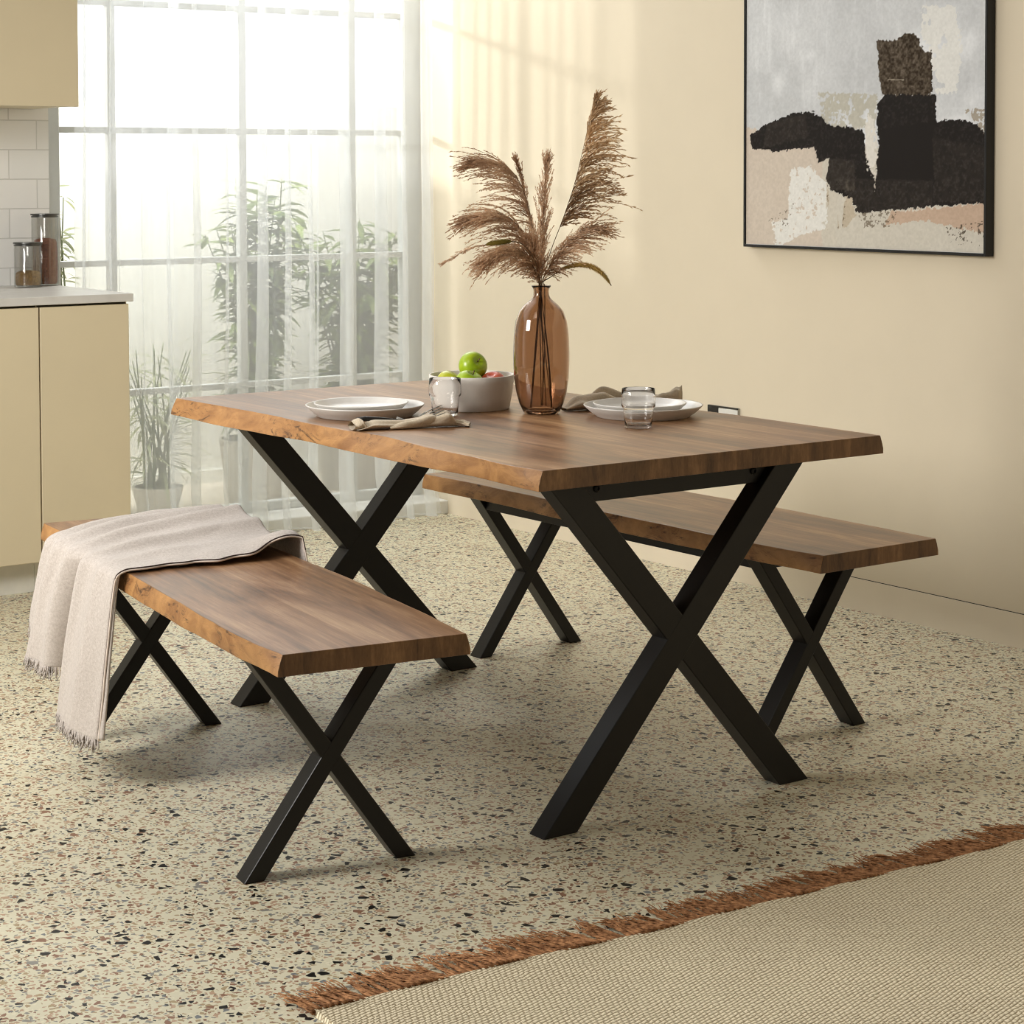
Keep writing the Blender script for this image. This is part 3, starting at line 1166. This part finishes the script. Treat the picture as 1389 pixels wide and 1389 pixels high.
plume('short bushy dried plume crowding the vase mouth', [VP(733, 384, -.01), VP(730, 368, -.025), VP(724, 352, -.035), VP(722, 340, -.04)], .0, 84, .084, (-.10, -.25, -.1), pm, 18, 1.0, tip=.9, taper_in=.05)
plume('narrow dried spray standing behind the upright middle plume', [VP(735, 378, .02), VP(728, 340, .03), VP(718, 290, .035), VP(708, 240, .035), VP(703, 222, .03)], .20, 34, .065, (-.2, .3, 0), pm, 19, .34, tip=.4)


def foxtail(label, pts, start, mat, seed, R=.0080):
    rnd = random.Random(seed)
    r = empty('foxtail_stem', VB)
    tag(r, label, 'dried grass', 'foxtail grasses in the amber vase')
    loc = [p - VB for p in catmull(pts, 60)]
    foot = Vector((.026 * math.cos((seed % 3) * 2.1 + .5), .026 * math.sin((seed % 3) * 2.1 + .5), .012))
    neck = Vector((rnd.uniform(-.008, .008), rnd.uniform(-.008, .008), .285))
    full = catmull([foot, foot * .5 + neck * .5, neck, loc[0]], 14) + loc[1:]
    b = MB()
    b.tube(full, [.0011] * len(full), 6)
    b.build('stem', M['stem'], r, smooth=True)
    b = MB()
    N = len(loc) - 1
    k0 = int(start * N)
    core = loc[k0:]
    b.tube(core, [R * .55 * math.sin(math.pi * min(1, .08 + .95 * i / (len(core) - 1))) ** .5 for i in range(len(core))], 10)
    for i in range(1500):
        g = rnd.random()
        s = k0 + g * (N - k0)
        k = min(int(s), N - 1)
        p0 = loc[k].lerp(loc[k + 1], s - k)
        tan = (loc[k + 1] - loc[k]).normalized()
        sd = Vector((rnd.gauss(0, 1), rnd.gauss(0, 1), rnd.gauss(0, 1)))
        sd = (sd - tan * sd.dot(tan)).normalized()
        e = math.sin(math.pi * min(1, .1 + .93 * g)) ** .5
        base = p0 + sd * R * .4 * e
        ax = (sd * .8 + tan * .6).normalized()
        l_ = R * .75 * e * rnd.uniform(.7, 1.3)
        nm = ax.cross(tan).normalized() * .0009
        b.add([base, base + ax * l_ * .5 + nm, base + ax * l_, base + ax * l_ * .5 - nm], [(0, 1, 2, 3)])
    b.build('seed_head', mat, r)
foxtail('olive foxtail grass head lying among the left plumes', [VP(733, 380, -.03), VP(725, 350, -.08), VP(710, 330, -.11), VP(695, 325, -.125), VP(678, 326, -.13), VP(660, 329, -.13)], .62, M['foxtail'], 3)
foxtail('golden foxtail grass head drooping low on the right', [VP(736, 382, -.01), VP(748, 374, -.03), VP(764, 363, -.04), VP(785, 358, -.045), VP(803, 361, -.045), VP(818, 372, -.045), VP(828, 386, -.045)], .30, M['foxtail_gold'], 4, .0088)


# napkins and cutlery
def cloth_roll(path, sec, seed, sides=20, lobes=3, wr=.12):
    """lumpy folded cloth lying along a path; sec: (width, height) per control point"""
    pts = catmull(path, 46)
    n = len(pts) - 1
    m = len(sec) - 1
    rows = []
    for i, p in enumerate(pts):
        s = m * i / n
        k = min(int(s), m - 1)
        t = s - k
        t = t * t * (3 - 2 * t)
        wd = sec[k][0] * (1 - t) + sec[k + 1][0] * t
        ht = sec[k][1] * (1 - t) + sec[k + 1][1] * t
        tan = (pts[min(i + 1, n)] - pts[max(i - 1, 0)]).normalized()
        side = Vector((tan.y, -tan.x, 0)).normalized()
        row = []
        for j in range(sides):
            th = 2 * math.pi * j / sides
            cs, sn = math.cos(th), math.sin(th)
            fold = 1 + wr * math.sin(lobes * th + i * .12 + seed) + wr * .6 * noise.noise((i * .16, j * .45, seed))
            z = (sn * .5 + .5) ** .8 * ht * (fold if sn > -.2 else 1)
            row.append((p.x + side.x * cs * wd * .5 * fold, p.y + side.y * cs * wd * .5 * fold, p.z + max(0, z)))
        rows.append(row)
    return rows


Z = HT + .0006
ax0, ax1 = Vector((-.405, .742, Z)), Vector((-.165, .655, Z))
def ap(s, off=0, z=0):
    d = (ax1 - ax0)
    nrm = Vector((d.y, -d.x, 0)).normalized()
    return ax0 + d * s + nrm * off + Vector((0, 0, z))
nb = MB()
nb.grid(cloth_roll([ap(0), ap(.18), ap(.4), ap(.62), ap(.8), ap(.9)], [(.060, .004), (.058, .020), (.044, .018), (.040, .022), (.055, .034), (.024, .010)], 1.3, 26, 4, .10), close=True)
nb.grid(cloth_roll([ap(-.03, .004), ap(.03, .002), ap(.09, 0)], [(.050, .018), (.062, .025), (.056, .010)], 2.2, 26, 3, .08), close=True)
nb.grid(cloth_roll([ap(.28, .022), ap(.45, .016), ap(.66, .004), ap(.82, -.006)], [(.018, .008), (.026, .017), (.034, .030), (.030, .012)], 3.1, 22, 3, .10), close=True)
nb.grid(cloth_roll([ap(.84, -.002), ap(.93, .004), ap(1.0, .010)], [(.018, .012), (.030, .012), (.046, .008)], 4.5, 30, 6, .22), close=True)
o = tag(nb.build('napkin', M['napkin'], smooth=True), 'taupe linen napkin rolled around cutlery in front of the left-hand plates', 'napkin')
sm = o.modifiers.new('sub', 'SUBSURF'); sm.levels = sm.render_levels = 1

d = (ax1 - ax0).normalized()
nrm = Vector((d.y, -d.x, 0)).normalized()
fk = tag(empty('fork', ap(.5, -.008, .028)), 'steel fork with its tines sticking out of the rolled napkin', 'fork')
fb = MB()
fd = (RT * .90 + UP * .36 + FW * .10).normalized()
fu = (UP * .62 - FW * .78 - RT * .10)
fu = (fu - fd * fu.dot(fd)).normalized()
fs = fd.cross(fu).normalized()
o0 = ap(.66, -.004, .024) - ap(.5, -.008, .028) - fd * .112
def fp(s, side=0, up=0):
    return o0 + fd * s + fs * side + fu * up
fb2 = MB()
fb2.tube([fp(.045, 0, -.006), fp(.065, 0, -.002), fp(.085, 0, .001)], [.0022, .0024, .003], 8)
fb2.build('handle', M['steel'], fk, smooth=True)
# head: shoulder and four tines
rows = [[fp(.083, -.0035, .000), fp(.083, .0035, .000)], [fp(.092, -.010, .0005), fp(.092, .010, .0005)], [fp(.104, -.0125, .002), fp(.104, .0125, .002)]]
fb.grid(rows)
rows = [[p + fu * .0014 for p in r] for r in rows]
fb.grid([list(reversed(r)) for r in rows])
for sd in (-.0108, -.0036, .0036, .0108):
    fb.tube([fp(.100, sd, .0018), fp(.118, sd, .0045), fp(.136, sd * .98, .0055), fp(.146, sd * .96, .005)], [.0017, .0016, .0013, .0007], 6)
fb.build('tines', M['steel'], fk, smooth=True)
kf = tag(empty('knife', ap(.02, -.01, .021)), 'dark-handled knife tucked into the rolled napkin', 'knife')
kb_ = MB()
kd = (ax1 - ax0).normalized()
kb_.tube([kd * .0, kd * .02 + UP * .001, kd * .06 - UP * .002, kd * .092 - UP * .006], [.004, .0055, .005, .004], 10)
kb_.build('handle', M['dark'], kf, smooth=True)
kb_ = MB()
kb_.tube([kd * .09, kd * .11 - UP * .008, kd * .16 - UP * .012], [.0035, .0035, .0012], 6)
kb_.build('blade', M['steel'], kf, smooth=True)

# second napkin, folded behind the plates by the wall
nb = MB()
q = lambda r_, f_, z_=0: Vector((P2.x, P2.y, Z)) + RT * r_ + FW * (f_ + .045) + UP * z_
nb.grid(cloth_roll([q(-.180, .055), q(-.14, .075), q(-.09, .105), q(-.04, .125)], [(.028, .008), (.060, .030), (.062, .036), (.030, .020)], .7, 26, 3, .14), close=True)
nb.grid(cloth_roll([q(-.125, .115), q(-.085, .13), q(-.03, .14), q(.03, .15), q(.08, .155)], [(.020, .024), (.050, .048), (.055, .034), (.050, .026), (.020, .020)], 1.9, 26, 4, .14), close=True)
nb.grid(cloth_roll([q(.02, .15), q(.06, .152), q(.09, .155), q(.105, .157)], [(.02, .012), (.036, .030), (.030, .044), (.008, .046)], 2.7, 22, 3, .12), close=True)
o = tag(nb.build('napkin', M['napkin'], smooth=True), 'taupe linen napkin crumpled behind the plates near the wall side', 'napkin')
sm = o.modifiers.new('sub', 'SUBSURF'); sm.levels = sm.render_levels = 1

# ------------------------------------------------------------------ blanket on the near bench
def bump(t, c, w):
    return math.exp(-((t - c) / w) ** 2)


def crease(t):
    return bump(t, .50, .040)


NT_, NS = 120, 110
bl = tag(empty('throw_blanket', (-.8075, .005, 0), -.1357), 'beige fringed wool blanket draped over the near bench, hanging to the floor', 'blanket')
rows = []
edge_near = []
bottoms = []
for i in range(NT_ + 1):
    t = i / NT_
    row = []
    ytop_l = .845 + .50 * t
    ytop_r = .850 + .62 * t
    # hang of the front side
    if t < .5:
        u = t / .5
        hang = .352 - .010 * u
        yb0, yb1 = .900, 1.19
        ybot = yb0 + (yb1 - yb0) * u
        xout = .022 + .030 * math.sin(math.pi * min(1, u * 1.05)) ** .8
    else:
        u = (t - .5) / .5
        hang = .262 - .01 * u - .085 * max(0, u - .72) / .28
        ybot = 1.19 + .23 * u
        xout = .008 + .044 * math.sin(math.pi * (.12 + .80 * u)) ** 1.1
    xout -= .070 * crease(t)
    for j in range(NS + 1):
        s = j / NS
        # s: 0 right edge droop -> .12 at the right top edge -> .5 left edge -> 1 bottom
        tt = t + .05 * max(0, (s - .10) / .40 if s < .5 else 1.0) - .03
        ridge = .024 * bump(tt, .84, .055) + .024 * bump(tt, .63, .050) + .020 * bump(tt, .42, .045) + .012 * bump(tt, .20, .05) + .020 * bump(tt, .98, .05) 
        ridge2 = .62 * ridge + .022 * bump(t, .12, .11) + .034 * bump(t, .62, .28)
        if s < .10:
            g = s / .10
            x = .207 + .006 * (1 - g)
            z = HB + .008 - .055 * (1 - g) * (.5 + .5 * t) + ridge2 * g
            y = ytop_r
        elif s < .5:
            g = (s - .10) / .40
            x = .207 + (-.186 - .207) * g
            fade = 1 - .55 * max(0, (g - .72) / .28) ** 2
            rr = (ridge2 * (1 - g) + ridge * g)
            wob = .006 * noise.noise((x * 9, t * 7, 3)) * math.sin(math.pi * g)
            lift = .032 * bump(g, .08, .17) * bump(t, .02, .10)
            z = HB + .007 + rr * fade + abs(wob) + lift
            y = ytop_r + (ytop_l - ytop_r) * g + .035 * math.sin(math.pi * g) * (.2 + .8 * t) * .35
            if t < .2:
                y += (1 - t / .2) * (.026 * math.sin(g * 9 + .6) * (1 - g) + .020 * noise.noise((g * 6, 1, 8)))
        else:
            g = (s - .5) / .5
            # quarter round over the edge, then down
            rc = .05
            tot = rc * 1.57 * .6 + hang
            l_ = g * tot
            ca = min(1, l_ / (rc * .95))
            ang = ca * math.pi / 2
            k = max(0, l_ - rc * .95) / (tot - rc * .95)
            x = -.186 - .034 * math.sin(ang) - (xout * (k ** .75)) - crease(t) * -.010 * ca - ridge * .8 * math.sin(ang) * (1 - .6 * k)
            z = HB + .007 + .45 * ridge * max(0, 1 - ca) - .020 * (1 - math.cos(ang)) - (hang - .0) * k * .985
            kk = k ** .9
            y = ytop_l + (ybot - ytop_l) * kk
            ripple = .010 * noise.noise((t * 9, k * 1.6, 4)) * k
            x += ripple
            if t > .47 and t < .56:
                pass
        row.append((x, y, max(z, .012)))
    rows.append(row)
    edge_near.append(row[0])
    bottoms.append(row[-1])
mb = MB()
mb.grid(rows)
bo = mb.build('fabric', M['blanket'], bl, smooth=True)
bm = bmesh.new(); bm.from_mesh(bo.data); bmesh.ops.recalc_face_normals(bm, faces=bm.faces); bm.to_mesh(bo.data); bm.free()
so = bo.modifiers.new('thick', 'SOLIDIFY'); so.thickness = .006; so.offset = 0
ss = bo.modifiers.new('sub', 'SUBSURF'); ss.levels = ss.render_levels = 1
# stitched near edge
mb = MB()
ed = [Vector(p) for p in rows[0]]
mb.tube([p + Vector((0, -.003, .0034)) for p in ed], .0016, 6)
mb.build('hem', M['hem'], bl, smooth=True)['label'] = 'dark stitched hem'
mb = MB()
mb.tube([p + Vector((0, -.0038, 0)) for p in ed], .0022, 6)
mb.build('hem', M['hem_light'], bl, smooth=True)['label'] = 'pale edge binding'
# under layer of the doubled blanket, hanging just behind the front layer
mb = MB()
r2 = []
for i in range(0, 16):
    t = i / 15 * .14
    src = rows[int(t * NT_)]
    part = src[int(.54 * NS):]
    r2.append([(p[0] + .0075 + .001 * (1 - i / 15), p[1] - .016 * (j_ / len(part)) - .003 + i * .002, max(.02, p[2] + .004)) for j_, p in enumerate(part)])
mb.grid(r2)
uo = mb.build('under_layer', M['blanket'], bl, smooth=True)
so = uo.modifiers.new('thick', 'SOLIDIFY'); so.thickness = .004
# fringe
mb = MB()
rnd = random.Random(5)
for i in range(420):
    t = rnd.random()
    k = min(int(t * NT_), NT_ - 1)
    a0, a1 = Vector(bottoms[k]), Vector(bottoms[k + 1])
    p = a0.lerp(a1, rnd.random())
    if (a1 - a0).length > .02:
        continue
    l_ = rnd.uniform(.014, .034)
    e1 = p + Vector((rnd.uniform(-.006, .004), rnd.uniform(-.006, .006), -l_ * .6))
    e2 = p + Vector((rnd.uniform(-.010, .006), rnd.uniform(-.010, .010), -l_))
    e1.z = max(e1.z, .004); e2.z = max(e2.z, .003)
    mb.tube([p + Vector((0, 0, .006)), e1, e2], [.0022, .0018, .0008], 4)
mb.build('fringe', M['blanket'], bl, smooth=True)['kind'] = 'stuff'

# ------------------------------------------------------------------ rug
RO = Vector((-1.145, -.352, 0)); RA = -.060
rug = tag(empty('rug', RO, RA), 'woven beige rug with rust fringe lying on the terrazzo floor', 'rug')
rows = []
NXr, NYr = 200, 26
def rug_edge(x):
    return .012 * noise.noise((x * 2.1, 3.3, 0)) + .006 * noise.noise((x * 7, 9.3, 0))
for j in range(NYr + 1):
    row = []
    for i in range(NXr + 1):
        x = 3.2 * i / NXr
        g = (j / NYr) ** 1.6
        y = rug_edge(x) * (1 - g) - 2.6 * g
        z = .0085 + .0015 * noise.noise((x * 4, y * 4, 2))
        row.append((x, y, z))
    rows.append(row)
mb = MB()
mb.grid(rows)
mb.grid([[(p[0], p[1], p[2]) for p in rows[0]], [(p[0], p[1] + .004, .0005) for p in rows[0]]])
mb.grid([[r[0] for r in rows], [(r[0][0] - .004, r[0][1], .0005) for r in rows]])
mb.build('woven_field', M['rug'], rug, smooth=True)
mb = MB()
rnd = random.Random(9)
x = -.004
while x < 2.6:
    L = rnd.uniform(.070, .105)
    lean = -.22 + .25 * noise.noise((x * 5, 1.7, 0)) + rnd.uniform(-.14, .14)
    ns = rnd.randint(5, 7)
    y0 = rug_edge(max(0, x))
    curl = rnd.uniform(-.5, .5)
    for q in range(ns):
        ph = 2 * math.pi * q / ns
        pts, rad = [], []
        fray = rnd.uniform(.004, .012)
        fa = rnd.uniform(-1, 1)
        ll = L * rnd.uniform(.8, 1.12)
        for k in range(9):
            g = k / 8
            tw = ph + g * 7
            rr = .0030 * (1 - .3 * g) + (fray * max(0, g - .55) / .45 * abs(fa) * .4)
            cx = x + lean * ll * g + curl * .02 * g * g + fa * fray * max(0, g - .55) / .45
            cy = y0 - .006 + ll * g
            cz = .0060 + .003 * math.sin(g * 3 + x * 40)
            pts.append((cx + rr * math.cos(tw), cy + .3 * rr * math.sin(tw), max(.0012, cz + .9 * rr * math.sin(tw))))
            rad.append(.0017 * (1 - .55 * g))
        mb.tube(pts, rad, 5)
    x += rnd.uniform(.0085, .0125)
mb.build('fringe', M['fringe'], rug, smooth=True)['kind'] = 'stuff'

# ------------------------------------------------------------------ curtains
def curtain(x0, x1, y0, nf, seed, label, amp=.030, over=.75, ztop=2.5, flare=0.0):
    rnd = random.Random(seed)
    # irregular fold phase
    ks = [rnd.uniform(.45, 1.6) for _ in range(nf)]
    tot = sum(ks)
    acc = [0]
    for k in ks:
        acc.append(acc[-1] + k / tot)
    am = [rnd.uniform(.5, 1.35) for _ in range(nf)]
    ov = [rnd.uniform(.45, 1.0) for _ in range(nf)]
    NU, NZ_ = nf * 36, 44
    rows = []
    for zi in range(NZ_ + 1):
        g = zi / NZ_            # 0 top
        z = ztop + (.014 - ztop) * g
        row = []
        for ui in range(NU + 1):
            u = ui / NU * nf
            k = min(int(u), nf - 1)
            f_ = u - k
            c = acc[k] + (acc[k + 1] - acc[k]) * f_
            w_ = (acc[k + 1] - acc[k]) * (x1 - x0)
            A = am[k] * amp * (.75 + .45 * g)
            # omega folds: cloth doubles back on itself
            sh = ov[k] * over * w_ * .42 * (.75 + .35 * g)
            x = x0 + c * (x1 - x0) + sh * math.sin(2 * math.pi * f_)
            y = y0 + A * math.cos(2 * math.pi * f_)
            sway = .020 * noise.noise((k * 1.7 + f_, g * 1.3, seed)) * g + .014 * noise.noise((x * 3, g * 2.5, seed + 3))
            x += sway + flare * g * g * (c - .5)
            y += .010 * noise.noise((x * 4, g * 3, seed + 7))
            if g > .93:
                e = (g - .93) / .07
                y -= .030 * e * (1 + noise.noise((x * 9, 2, seed)))
                x += .018 * e * noise.noise((c * 14, 5, seed))
            row.append((min(x, WX - .012), y, z))
        rows.append(row)
    r = tag(empty('sheer_curtain', ((x0 + x1) / 2, y0, 0)), label, 'curtain', 'white sheer curtains')
    mb = MB()
    mb.grid([[(p[0] - (x0 + x1) / 2, p[1] - y0, p[2]) for p in row] for row in rows])
    mb.build('voile', M['sheer'], r, smooth=True)
    mb = MB()
    mb.tube([(p[0] - (x0 + x1) / 2, p[1] - y0 - .001, p[2] + .004) for p in rows[-1]], .0022, 4)
    mb.build('hem', M['sheer'], r, smooth=True)
curtain(.20, .60, 3.58, 4, 21, 'narrow white sheer curtain panel beside the kitchen worktop', .022, 1.0)
curtain(.53, 1.60, 3.45, 9, 33, 'wide white sheer curtain panel beside the cream wall', .036, 1.0, flare=.04)


# ------------------------------------------------------------------ plants outside
def leaf(b, p, d, L, W, droop, rnd):
    side = d.cross(UP)
    if side.length < .05:
        side = Vector((1, 0, 0))
    side.normalize()
    side = (side + UP * rnd.uniform(-.5, .5)).normalized()
    pts = [p]
    dd = d.normalized()
    for k in range(4):
        dd = (dd - UP * droop).normalized()
        pts.append(pts[-1] + dd * L / 4)
    ws = [.12, .8, 1, .6, .02]
    b.grid([[q - side * W * w_ * .5, q + side * W * w_ * .5] for q, w_ in zip(pts, ws)])


def potted(name, loc, label, nst, h, spread, L, W, nleaf, seed, mat, pot=(.13, .24), lean=(0, 0)):
    rnd = random.Random(seed)
    r = tag(empty(name, loc), label, 'plant', 'potted plants on the patio')
    R, H_ = pot
    b = MB()
    b.lathe([(0, 0), (R * .72, 0), (R * .75, .006), (R, H_), (R - .012, H_), (R * .9 - .01, H_ - .03), (0, H_ - .03)], 40)
    b.build('pot', M['pot'], r, autosmooth=40)
    bs_, bl_ = MB(), MB()
    for s in range(nst):
        a_ = rnd.uniform(0, 6.28)
        rr = R * .6 * math.sqrt(rnd.random())
        p0 = Vector((rr * math.cos(a_), rr * math.sin(a_), H_ - .035))
        hh_ = (h - H_) * rnd.uniform(.72, 1.02)
        tip_ = Vector((spread * rnd.uniform(-1, 1) + lean[0], spread * .55 * rnd.uniform(-1, 1) + lean[1], H_ + hh_))
        path = catmull([p0, p0 * .6 + tip_ * .4 + Vector((0, 0, hh_ * .12)), tip_], 20)
        bs_.tube(path, [.006 - .004 * i / 20 for i in range(21)], 5)
        for q in range(nleaf):
            g = rnd.uniform(.12, 1.0)
            k = min(int(g * 20), 19)
            p = path[k].lerp(path[k + 1], g * 20 - k)
            az = rnd.uniform(0, 6.28)
            d_ = Vector((math.cos(az), math.sin(az), rnd.uniform(-.1, .9)))
            leaf(bl_, p, d_, L * rnd.uniform(.6, 1.15), W * rnd.uniform(.7, 1.2), rnd.uniform(.1, .35), rnd)
    bs_.build('stem', M['plant_stem'], r, smooth=True)
    f_ = bl_.build('foliage', mat, r)
    return r
potted('potted_shrub', (1.27, 4.30, -.02), 'leafy green potted shrub outside, behind the middle of the curtain', 15, 1.30, .20, .15, .030, 60, 41, M['leaf'], (.14, .26))
potted('potted_shrub', (1.80, 4.42, -.02), 'broad green potted shrub outside, nearest the cream wall', 20, 1.16, .32, .15, .030, 60, 42, M['leaf'], (.16, .26))
potted('potted_shrub', (.34, 4.05, -.02), 'slender pale-leaved potted shrub outside beside the canisters', 4, 1.46, .07, .085, .018, 40, 43, M['leaf2'], (.10, .22))
potted('potted_grass', (.82, 4.25, -.02), 'low potted grass outside, between the cabinet and the table', 18, .66, .17, .24, .012, 9, 44, M['leaf2'], (.10, .11))

# ------------------------------------------------------------------ light
W_ = bpy.data.worlds.new('daylight')
SC.world = W_
W_.use_nodes = True
nt = W_.node_tree
nt.nodes.clear()
outw = nt.nodes.new('ShaderNodeOutputWorld')
bg = nt.nodes.new('ShaderNodeBackground')
tc = nt.nodes.new('ShaderNodeTexCoord')
sp = nt.nodes.new('ShaderNodeSeparateXYZ')
nt.links.new(tc.outputs['Generated'], sp.inputs[0])
mr = nt.nodes.new('ShaderNodeMapRange')
mr.interpolation_type = 'SMOOTHSTEP'
mr.inputs['From Min'].default_value = .15
mr.inputs['From Max'].default_value = .55
mr.inputs['To Min'].default_value = .20
mr.inputs['To Max'].default_value = 1.75
nt.links.new(sp.outputs[1], mr.inputs[0])
nt.links.new(mr.outputs[0], bg.inputs['Strength'])
wc = nt.nodes.new('ShaderNodeValToRGB')
wc.color_ramp.elements[0].position, wc.color_ramp.elements[0].color = .15, (1.0, .89, .73, 1)
wc.color_ramp.elements[1].position, wc.color_ramp.elements[1].color = .55, (.97, .99, 1.0, 1)
nt.links.new(sp.outputs[1], wc.inputs[0])
nt.links.new(wc.outputs[0], bg.inputs['Color'])
nt.links.new(bg.outputs[0], outw.inputs[0])


def lamp(name, kind, loc, target, energy, color=(1, 1, 1), **kw):
    L = bpy.data.lights.new(name, kind)
    L.energy = energy
    L.color = color
    for k, v in kw.items():
        setattr(L, k, v)
    o = bpy.data.objects.new(name, L)
    C.objects.link(o)
    o.location = loc
    d_ = Vector(target) - Vector(loc)
    o.rotation_euler = d_.to_track_quat('-Z', 'Y').to_euler()
    return o
sd = Vector((.74, -.67, -.17))
lamp('sun', 'SUN', Vector((0, 6, 3)), Vector((0, 6, 3)) + sd, 2.3, (1, .98, .94), angle=math.radians(2.5))
lamp('key_softbox', 'AREA', (-3.1, 1.2, 1.95), (.4, 1.6, .55), 46, (1, .975, .93), shape='RECTANGLE', size=1.1, size_y=1.1, spread=math.radians(115))
lamp('added_cabinet_fill', 'AREA', (-1.6, .3, 2.6), (-.2, 3.0, .8), 5.5, (1, .97, .92), shape='RECTANGLE', size=.8, size_y=.8, spread=math.radians(90))  # lamp added only to brighten the cabinet fronts
lamp('added_patio_fill', 'AREA', (.8, 4.0, 3.0), (1.2, 4.88, .7), 150, (.98, 1, 1), shape='RECTANGLE', size=2.5, size_y=.6)  # unseen lamp added to whiten the patio wall behind the curtain

# ------------------------------------------------------------------ camera
CP = dict(cx=-2.7503, cy=-3.1414, cz=1.3099, yaw=-.6186, pitch=-.045, roll=.0025, f=2842.0, px=693.9, py=359.72)
cy_, sy_ = math.cos(CP['yaw']), math.sin(CP['yaw'])
fwd = Vector((-sy_ * math.cos(CP['pitch']), cy_ * math.cos(CP['pitch']), math.sin(CP['pitch'])))
rgt = Vector((cy_, sy_, 0))
dwn = fwd.cross(rgt)
r2_ = rgt * math.cos(CP['roll']) + dwn * math.sin(CP['roll'])
d2_ = -rgt * math.sin(CP['roll']) + dwn * math.cos(CP['roll'])
cam = bpy.data.cameras.new('camera')
co = bpy.data.objects.new('camera', cam)
C.objects.link(co)
mw = Matrix.Identity(4)
for i in range(3):
    mw[i][0], mw[i][1], mw[i][2], mw[i][3] = r2_[i], -d2_[i], -fwd[i], (CP['cx'], CP['cy'], CP['cz'])[i]
co.matrix_world = mw
cam.sensor_fit = 'HORIZONTAL'
cam.sensor_width = 36
cam.lens = CP['f'] * 36 / 1389
cam.shift_x = (694.5 - CP['px']) / 1389
cam.shift_y = (CP['py'] - 694.5) / 1389
cam.clip_start = .05
SC.camera = co
SC.cycles.max_bounces = 14
SC.cycles.transparent_max_bounces = 24
SC.cycles.transmission_bounces = 12
SC.cycles.use_denoising = True
SC.cycles.filter_width = 1.1
